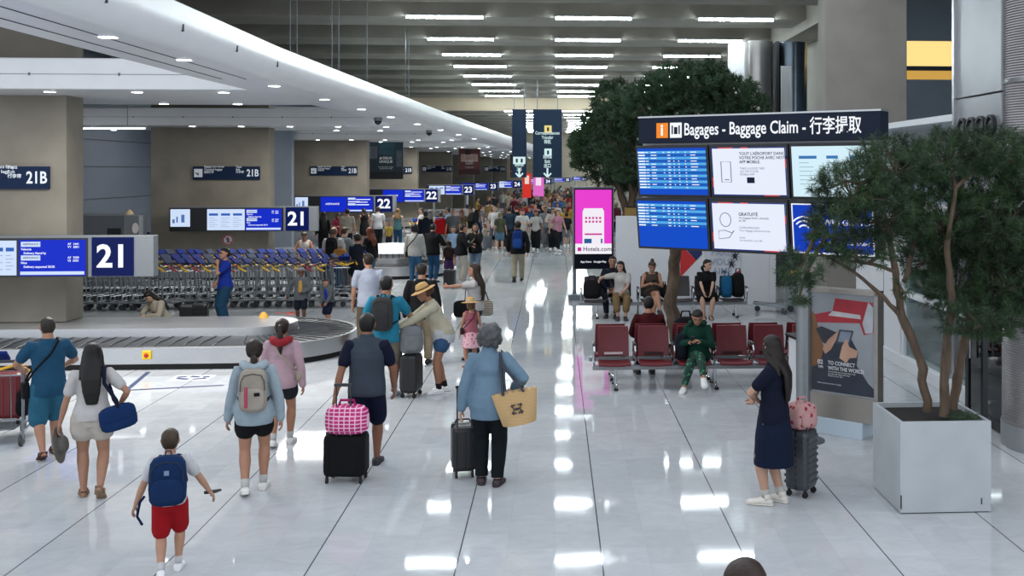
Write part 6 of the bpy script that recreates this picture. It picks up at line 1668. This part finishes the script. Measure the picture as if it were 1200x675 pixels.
# ------------------------------------------------------------------ seated people
t, F = person('woman in green hoodie and patterned trousers reading a phone on a red seat', (SEATX[2] + .06, RY - .02), 166, 1.56, 'f', 'sit_cross', ('sweater', '#0f4436', -.05), ('slim', '#1c4a3a'), ('sneaker', '#d8d8d6'), ('lowbun', '#231915'), 'm', vox=G)
for c in t.children:
    if c.name.startswith('trousers'): omat(c, pattern('green_leaf_print', '#12382c', '#3a7a5c', 'spot', 24))
hood(t, F, '#0f4436'); phone('phone in the hands of the woman in green', t, F, 1)
soft_bag('backpack', 'small dark backpack on the red seat beside the woman in green', (SEATX[2] - .20, RY - .05, .43), (.10, .10, .19), fab('#1a232c'), 0)
person('person in maroon sweater sitting with their back to us', (SEATX[1] - .03, RY + .66), 3, 1.66, 'm', 'sit_back', ('sweater', '#4d0d14', -.05), ('jeans', '#2a3040'), ('sneaker', '#2a2a2e'), ('short', '#130f0d'), 'm', vox=.009)
soft_bag('backpack', 'black backpack on the rear seat next to the tree trunk', (SEATX[2] - .03, RY + .72, .43), (.2, .13, .26), fab('#16181a'), 0)
t, F = person('woman in white t-shirt and tan trousers stretching an arm sideways on a black seat', (bxs[1], BY - .02), 178, 1.63, 'f', 'sit_reach', ('tee', '#d8d5cf', -.05), ('crop', '#937a54'), ('sneaker', '#2a2a30'), ('verylong', '#1d1613'), 'l', vox=.009)
person('dark-clothed person half hidden behind the woman in tan trousers', (bxs[0] + .42, BY + .36), 172, 1.72, 'm', 'sit', ('sweater', '#1a2030', -.05), ('jeans', '#1c2230'), ('sneaker', '#222226'), ('short', '#2a1d15'), 'm', vox=.009)
t, F = person('woman with a hair bun and brown top looking at her phone', (bxs[2], BY - .02), 184, 1.64, 'f', 'sit_legs', ('tank', '#54483f', -.05), ('short', '#3a322e'), ('sneaker', '#2a2628'), ('bun', '#5a3f2c'), 'm', vox=.009)
phone('phone in the hands of the woman with a bun', t, F, 1)
person('woman in black dress sitting by the blue bag, looking aside', (bxs[4], BY - .02), 176, 1.66, 'f', 'sit_look', ('tee', '#131316', -.05), ('skirt', '#131316'), ('sandal', '#3a2a22'), ('lowpony', '#1d1512'), 'l', vox=.009)
soft_bag('backpack', 'dark backpack on the black seat nearest the pink totem', (bxs[0] - .06, BY - .05, .43), (.2, .13, .21), fab('#1b1a1e'), 0)
soft_bag('handbag', 'small black bag beside the woman with a bun', (bxs[2] + .28, BY - .03, .43), (.07, .12, .15), fab('#141317'), 0)
soft_bag('shopping_bag', 'blue bag on the last black seat by the poster', (bxs[5] - .12, BY - .05, .43), (.13, .10, .24), fab('#1f6a98'), 0)
soft_bag('backpack', 'black backpack next to the blue bag on the last seat', (bxs[5] + .15, BY + .02, .43), (.14, .12, .27), fab('#16171a'), 0)
# trolley parked beside the far seats and one in the recess
put_trolley(at(908, 366)[0], at(908, 366)[1], R(150), 'empty trolley parked between black seats and glazing', None)

# ------------------------------------------------------------------ around the first carousel and the trolleys
W = .011
t, F = person('woman in royal blue t-shirt and wide jeans with a hand at her chin', at(264, 384), 105, 1.66, 'f', 'chin', ('tee', '#1a3aa6', -.05), ('wide', '#1f4a68'), ('sneaker', '#2a2a30'), ('lowbun', '#120f0e'), 'm', vox=.009)
person('woman in cream sweater and jeans crouched beside two black suitcases', at(192, 388), 125, 1.62, 'f', 'sit_floor', ('sweater', '#bfb6a4', -.05), ('jeans', '#265684'), ('sneaker', '#d0d0d0'), ('wavy', '#1c1412'), 'l', vox=.009)
suitcase('first black suitcase beside the crouched woman', at(220, 384), R(5), .42, .30, .22, '#121316', 0, 3)
suitcase('second black suitcase, farther from the crouched woman', at(235, 384), R(-4), .44, .30, .22, '#17171a', 0, 4, ribdir='h')
t, F = person('child in grey hooded jacket over a yellow shirt behind the carousel', at(353, 380), 168, 1.20, 'm', 'kid_l', ('jacket', '#6c7074', -.09), ('shorts', '#171c2c'), ('sneaker', '#7a2a2c'), None, 'd', True, vox=.009)
hood_up(t, F, '#a9acb0'); front_panel(t, F, '#d9a84e')
t, F = person('small boy in grey jacket over a blue shirt by the carousel end', at(386, 380), 140, 1.0, 'm', 'kid_lean', ('jacket', '#666c70', -.03), ('bermuda', '#121b38'), ('sneaker', '#c8c8c8'), ('buzz', '#43301f'), 'm', True, vox=.009)
front_panel(t, F, '#1f36a8', w=.042)
t, F = person('man in white t-shirt and jeans with black backpack near the trolleys', at(391, 346), -14, 1.79, 'm', 'stand', ('tee', '#cfcfcd', -.06), ('jeans', '#3a6288'), ('sneaker', '#3a3a3e'), ('bald', '#7a6050'), '#b5876c', vox=.009)
backpack('black backpack on the man in white t-shirt near the trolleys', t, F, '#17191c', (.085, .05, .15), .18)
m = MB(); h = F.arm[0][2]; m.limb([h + V(.0, .0, -.0), h + V(-.01, 0, -.09), h + V(0, .02, -.2)], [.03, .05, .045], 10, .6)
worn('jacket', 'black jacket hanging from the hand of the backpacked man', 'jacket', t, [('cloth', m, fab('#101114'), 'bake')])
person('woman in white sleeveless top beyond the trolleys', at(357, 337), 172, 1.58, 'f', 'phone', ('tank', '#d8d4d0', -.05), ('jeans', '#3a5068'), ('sneaker', '#d0d0d0'), ('lowpony', '#2a1d16'), 't', vox=W)
person('person in grey hoodie and grey trousers hugging a bag', at(403, 342), -50, 1.75, 'm', 'hug', ('sweater', '#868d93', -.06), ('trousers', '#777d83'), ('sneaker', '#3a3a3e'), ('quiff', '#5a4026'), 'l', vox=W)
soft_bag('parcel', 'tan box-shaped bag on the trolley of the grey hoodie', (at(401, 345)[0], at(401, 345)[1] - .4, .95), (.19, .14, .14), fab('#b07a3c'))
put_trolley(at(404, 352)[0], at(404, 352)[1], R(100), 'trolley carrying the tan bag next to the woman in navy dress', None)
person('woman in navy top and black shorts, arms folded, behind the trolley', at(419, 353), 25, 1.70, 'f', 'cross', ('tee', '#18202e', -.06), ('mini', '#12141a'), ('sneaker', '#16161a'), ('lowbun', '#2e2019'), 'm', vox=W)
person('red-haired woman in black top and light jeans', at(434, 336), 40, 1.68, 'f', 'stand', ('long', '#131418', -.05), ('jeans', '#45728f'), ('sneaker', '#c8c8c8'), ('wavy', '#7a381a'), 'l', vox=W)
# ------------------------------------------------------------------ middle distance: (label, u, v, facing, H, sex, pose, top, bottom, shoes, hair, skin, kid)
MID = [
    ('woman in black dress with a phone under the third column 22 sign', 427, 290, 15, 1.68, 'f', 'phone', ('tank', '#121215', -.05), ('dress', '#121215'), ('shoe', '#1a1a1a'), ('lowpony', '#201612'), 'm', False),
    ('man in white printed t-shirt and dark trousers under the 22 sign', 443, 291, 4, 1.76, 'm', 'stand', ('tee', '#d3d6dc', -.06), ('trousers', '#1c1d22'), ('sneaker', '#222'), ('short', '#4a3a2a'), 'l', False),
    ('blonde woman in blue-green top and jeans by the white hood', 466, 292, -10, 1.70, 'f', 'stand', ('tank', '#5f8f98', -.05), ('jeans', '#25547a'), ('sneaker', '#ccc'), ('long', '#a07c52'), 'l', False),
    ('child in yellow t-shirt near the white hood', 456, 293, 160, 1.15, 'm', 'stand_b', ('tee', '#cdb455', -.04), ('shorts', '#2a3048'), ('sneaker', '#444'), ('buzz', '#1c1512'), 't', True),
    ('person in off-white top and jeans with black crossbody bag by the second carousel', 486, 333, -12, 1.74, 'm', 'stand', ('long', '#c6c7c3', -.06), ('jeans', '#3a6990'), ('sneaker', '#1d2b3a'), ('bob', '#14100f'), 'm', False),
    ('person in black jacket and blue jeans beside the off-white top', 507, 331, -28, 1.72, 'm', 'hug', ('jacket', '#141519', -.06), ('jeans', '#28567f'), ('sneaker', '#24324a'), ('short', '#171210'), 'm', False),
    ('person in navy jacket seen from behind over the black jacket', 499, 303, 0, 1.76, 'm', 'stand', ('jacket', '#121a2c', -.06), ('trousers', '#1c2028'), ('shoe', '#111'), ('short', '#14100e'), 'm', False),
    ('child in purple skirt with a dark backpack before the black jackets', 526, 329, -8, 1.18, 'f', 'stand', ('tee', '#3a2832', -.03), ('dress', '#53366a'), ('sneaker', '#222'), ('wavy', '#3a241a'), 'm', True),
    ('person in black tracksuit jacket and pale wide trousers', 541, 331, -75, 1.70, 'm', 'hug', ('jacket', '#131418', -.06), ('wide', '#c3bdb3'), ('sneaker', '#ddd'), ('short', '#1a1412'), 'm', False),
    ('woman in black jacket and pale jeans with beige crossbody bag', 557, 327, 172, 1.67, 'f', 'chin', ('jacket', '#14171a', -.06), ('jeans', '#748a9f'), ('sneaker', '#ddd'), ('bob', '#1a1311'), 'm', False),
    ('person in bright red hoodie waiting at the carousel', 517, 297, 8, 1.64, 'm', 'stand', ('sweater', '#bb1019', -.06), ('jeans', '#a9adb4'), ('sneaker', '#ddd'), ('buzz', '#6a5038'), 'l', False),
    ('man in grey t-shirt facing us behind the red hoodie', 531, 297, 172, 1.76, 'm', 'stand', ('tee', '#63666a', -.06), ('shorts', '#30343c'), ('sneaker', '#444'), ('short', '#1d1714'), 'm', False),
    ('boy in pale blue shirt in front of the grey t-shirt man', 531, 314, 160, 1.38, 'm', 'stand_b', ('tee', '#92b0d0', -.04), ('shorts', '#2a3350'), ('sneaker', '#ddd'), ('short', '#2a1d16'), 'm', True),
    ('woman with auburn long hair in an olive top', 541, 291, 20, 1.66, 'f', 'stand', ('tee', '#665a3e', -.05), ('jeans', '#3a4a5c'), ('sneaker', '#999'), ('long', '#74432c'), 'l', False),
    ('person in black jacket turned sideways beyond the auburn hair', 553, 289, 115, 1.70, 'm', 'phone', ('jacket', '#101114', -.06), ('trousers', '#b8b0a0'), ('shoe', '#222'), ('short', '#14100e'), 'm', False),
    ('woman in white t-shirt with tied hair near the farther trolleys', 494, 291, 110, 1.70, 'f', 'cross', ('tee', '#d4d1ce', -.05), ('jeans', '#4a5a68'), ('sneaker', '#aaa'), ('lowpony', '#35241b'), 'l', False),
    ('man in white t-shirt facing us by the third carousel', 580, 291, 165, 1.80, 'm', 'stand', ('tee', '#d8d8d6', -.06), ('shorts', '#5a6472'), ('sneaker', '#ccc'), ('short', '#4a3424'), 'l', False),
    ('person in olive green top and blue shorts with sandy hair', 586, 294, 10, 1.58, 'f', 'stand_b', ('tee', '#565a44', -.05), ('shorts', '#658aa4'), ('sneaker', '#999'), ('bob', '#a08e6c'), 'l', False),
    ('child in pale pink top and dark skirt in the middle of the hall', 577, 291, 20, 1.22, 'f', 'stand', ('tee', '#cba7b4', -.03), ('dress', '#1d1d26'), ('sneaker', '#ccc'), ('pony', '#5a3b26'), 'l', True),
    ('small child in cream top beside the pale pink top', 568, 292, 60, 1.05, 'f', 'stand_b', ('tee', '#c9bfa8', -.03), ('shorts', '#7a6a5a'), ('sneaker', '#333'), ('bob', '#8a6242'), 'l', True),
    ('man in slate blue t-shirt and dark trousers seen from behind', 597, 293, -4, 1.79, 'm', 'stand', ('tee', '#2f4358', -.06), ('trousers', '#1b2432'), ('shoe', '#222'), ('short', '#1a1411'), 'm', False),
    ('woman in coral top facing us next to the slate t-shirt', 611, 292, 175, 1.66, 'f', 'stand', ('tank', '#ad5254', -.05), ('skirt', '#8a4a50'), ('sandal', '#765'), ('long', '#55301f'), 'm', False),
    ('man in black jacket and beige trousers walking away with a blue backpack', 607, 330, -4, 1.80, 'm', 'walk_a', ('jacket', '#13151a', -.06), ('trousers', '#b9af9d'), ('shoe', '#1a1614'), ('short', '#2a1e17'), 'm', False),
    ('woman in white printed t-shirt and black wide trousers walking towards us', 628, 293, 178, 1.66, 'f', 'walk_b', ('tee', '#c9c6c0', -.05), ('wide', '#15161a'), ('sneaker', '#ddd'), ('lowpony', '#221714'), 't', False),
    ('woman in pale blouse and black trousers walking towards us with a phone', 648, 292, 180, 1.76, 'f', 'phone', ('blouse', '#c9beb6', -.03), ('wide', '#1a1d24'), ('sneaker', '#ddd'), ('long', '#835a3a'), 'l', False),
    ('boy in dark t-shirt and grey shorts beside the pink totem', 664, 288, 8, 1.44, 'm', 'stand', ('tee', '#1a2029', -.04), ('shorts', '#858588'), ('sneaker', '#ccc'), ('short', '#1d1613'), 'm', True),
    ('woman in denim blue jacket and white trousers behind the printed t-shirt', 621, 287, 172, 1.70, 'f', 'walk_a', ('jacket', '#26456b', -.05), ('wide', '#d3d1cf'), ('sneaker', '#ddd'), ('long', '#1d1512'), 'm', False),
    ('man in open dark jacket and grey trousers between two walking women', 637, 285, 176, 1.76, 'm', 'walk_b', ('jacket', '#131820', -.06), ('trousers', '#646a72'), ('shoe', '#222'), ('short', '#3a2a1e'), 'l', False),
    ('person in crimson t-shirt partly behind the pink totem', 667, 275, 185, 1.70, 'm', 'stand', ('tee', '#84182c', -.05), ('jeans', '#2d3a50'), ('sneaker', '#888'), ('short', '#241a14'), 'm', False),
    ('man in pale grey t-shirt standing beneath the airline screen', 407, 298, 5, 1.78, 'm', 'stand_b', ('tee', '#b3ada0', -.06), ('trousers', '#20242c'), ('shoe', '#222'), ('short', '#1d1612'), 'm', False),
    ('woman in rose top beneath the airline screen', 397, 297, 170, 1.62, 'f', 'phone', ('tee', '#b3405c', -.05), ('jeans', '#27303e'), ('sneaker', '#888'), ('long', '#1d1411'), 'm', False),
    ('person in black long-sleeved top at the end of the trolley rows', 379, 300, 10, 1.70, 'f', 'stand', ('long', '#101013', -.05), ('slim', '#141419'), ('shoe', '#111'), ('verylong', '#14100e'), 'm', False),
]
FIGS = {}
for lb, u, v, fc, H, sx_, pose, tp, bt, sh, hr, sk, kid in MID:
    sh = (sh[0], sh[1] if len(sh[1]) == 7 else '#' + ''.join(c * 2 for c in sh[1][1:]))
    FIGS[u, v] = person(lb, at(u, v), fc, H, sx_, pose, tp, bt, sh, hr, sk, kid, vox=.0115)
t, F = FIGS[607, 330]; backpack('blue backpack on the man in beige trousers', t, F, '#17408c', (.085, .05, .145), .17, '#2a58a8')
t, F = FIGS[526, 329]; backpack('dark patterned backpack on the child in the purple skirt', t, F, '#3a2a28', (.12, .06, .13), .2)
t, F = FIGS[486, 333]; crossbag('black crossbody bag on the off-white top', t, F, '#15161a', -1, -.03, (.05, .02, .045), .03)
t, F = FIGS[557, 327]; crossbag('beige crossbody bag on the woman in black jacket', t, F, '#b8a888', 1, .06, (.07, .025, .05), .08)
suitcase('large dark suitcase beside the man in the slate t-shirt', at(589, 291), R(10), .62, .44, .28, '#1e2530', 0, 4)
suitcase('grey suitcase standing by the child in pale pink', at(571, 293), R(25), .5, .36, .24, '#5a6068', .2, 4)
suitcase('black case on the floor before the black tracksuit jacket', at(527, 338), R(-15), .45, .32, .22, '#17181c', 0, 3)

# ------------------------------------------------------------------ the far crowd, each person apart
TC = {
    'white': '#d6d5d2', 'cream': '#c9bfa8', 'black': '#15161a', 'charcoal': '#2c2e34', 'grey': '#7d8187', 'navy': '#182238', 'blue': '#2f5590', 'pale blue': '#8fabc9', 'red': '#a81c24', 'pink': '#c98fa0',
    'olive': '#5c5c42', 'brown': '#5e4432', 'tan': '#a5875f', 'green': '#2f5c44', 'mustard': '#b8923a', 'burgundy': '#5a1a28', 'teal': '#2a6a74'}
BC = {'dark': '#1b1d23', 'denim': '#3a5c80', 'beige': '#a8997e', 'grey': '#6a6e74', 'navy': '#1c2740', 'white': '#c9c8c6'}
tw_ = ['white', 'black', 'navy', 'grey', 'black', 'white', 'cream', 'blue', 'charcoal', 'red', 'pink', 'olive', 'tan', 'pale blue', 'brown', 'grey', 'charcoal', 'navy', 'white', 'black', 'green', 'burgundy', 'teal', 'mustard']
HC = {'black': '#14100e', 'brown': '#3d2a1d', 'fair': '#927048', 'grey': '#77757a', 'auburn': '#6a3820'}
used = set(); spots = [(w_[1][0], w_[1][1]) for w_ in WHO]
n_c = 0; tries = 0
zone = lambda y: 'under the hanging signs' if y < 58 else 'beyond the hanging signs' if y < 75 else 'deep in the far crowd'
while n_c < 185 and tries < 9000:
    tries += 1
    Y = 43 + 62 * rnd.random() ** 1.15
    xl_ = -5.6 + .045 * (Y - 20) ; 
    X = rnd.uniform(xl_ + 2.2, 3.4) if rnd.random() < .82 else rnd.uniform(xl_ - 1.5, xl_ + 2.4)
    if Y < 52 and X > -2.2 and rnd.random() < .75: continue
    # keep clear of the carousels, columns and signs
    i_ = min(range(len(BAYS)), key=lambda k: abs(BAYS[k] - Y))
    if abs(Y - BAYS[i_] + .1) < 2.3 and X < -5.41 + [0, .35, .55, .95, 1.5, 1.6, 1.6, 1.6][i_] + 2.1: continue
    if any(abs(X - a) < .5 and abs(Y - b_) < .5 for a, b_ in spots): continue
    k1 = rnd.choice(tw_); k2 = rnd.choice(['dark', 'dark', 'denim', 'denim', 'beige', 'grey', 'navy', 'white']); k3 = rnd.choice(['black', 'brown', 'brown', 'black', 'fair', 'grey', 'auburn'])
    s_ = rnd.choice('mf'); pose = rnd.choice(['stand', 'stand', 'walk_a', 'walk_b', 'phone'])
    tk = rnd.choice(['tee', 'tee', 'long', 'jacket']); bk = rnd.choice(['jeans', 'jeans', 'trousers', 'shorts'])
    fc = rnd.choice([0, 0, 180, 180, 170, 10, 90, -90, 150, 200])
    key = (k1, k2, k3, tk, bk, zone(Y))
    if key in used: continue
    used.add(key)
    hk = rnd.choice(['long', 'lowpony', 'bob', 'lowbun']) if s_ == 'f' else rnd.choice(['short', 'buzz'])
    spots.append((X, Y)); n_c += 1
    face = {0: 'walking away', 180: 'facing us'}.get(fc, 'turned away' if abs(fc) < 60 else 'turned sideways' if abs(fc) == 90 else 'facing us')
    lb = '%s-haired person in %s %s and %s %s %s' % (k3, k1, dict(tee='t-shirt', long='long sleeves', jacket='jacket')[tk], k2, dict(jeans='jeans', trousers='trousers', shorts='shorts')[bk], zone(Y))
    t, F = person(lb, (X, Y), fc + rnd.uniform(-12, 12), rnd.uniform(1.58, 1.84) if s_ == 'm' else rnd.uniform(1.54, 1.74), s_, pose, (tk, TC[k1], -.055), (bk, BC[k2]), ('sneaker', rnd.choice(['#d0d0d0', '#222228', '#8a8a8e'])), (hk, HC[k3]), rnd.choice('lmmtd'), False, vox=.015, group='people in the far crowd')
SC0 = None
for k in range(16):
    for _ in range(60):
        Y = rnd.uniform(45, 85); X = rnd.uniform(-3.2, 2.6)
        i_ = min(range(len(BAYS)), key=lambda q: abs(BAYS[q] - Y))
        if abs(Y - BAYS[i_] + .1) < 2.3 and X < -5.41 + 1.6 + 2.1: continue
        if not any(abs(X - a) < .42 and abs(Y - b_) < .42 for a, b_ in spots): break
    spots.append((X, Y)); lb = 'dark suitcase standing among the legs of the far crowd'
    if SC0 is None: SC0 = suitcase(lb, (X, Y), .3, .55, .38, .25, '#22262e', .25, 4, group='suitcases in the far crowd')
    else: dup(SC0, (X, Y, 0), rnd.uniform(0, 3))
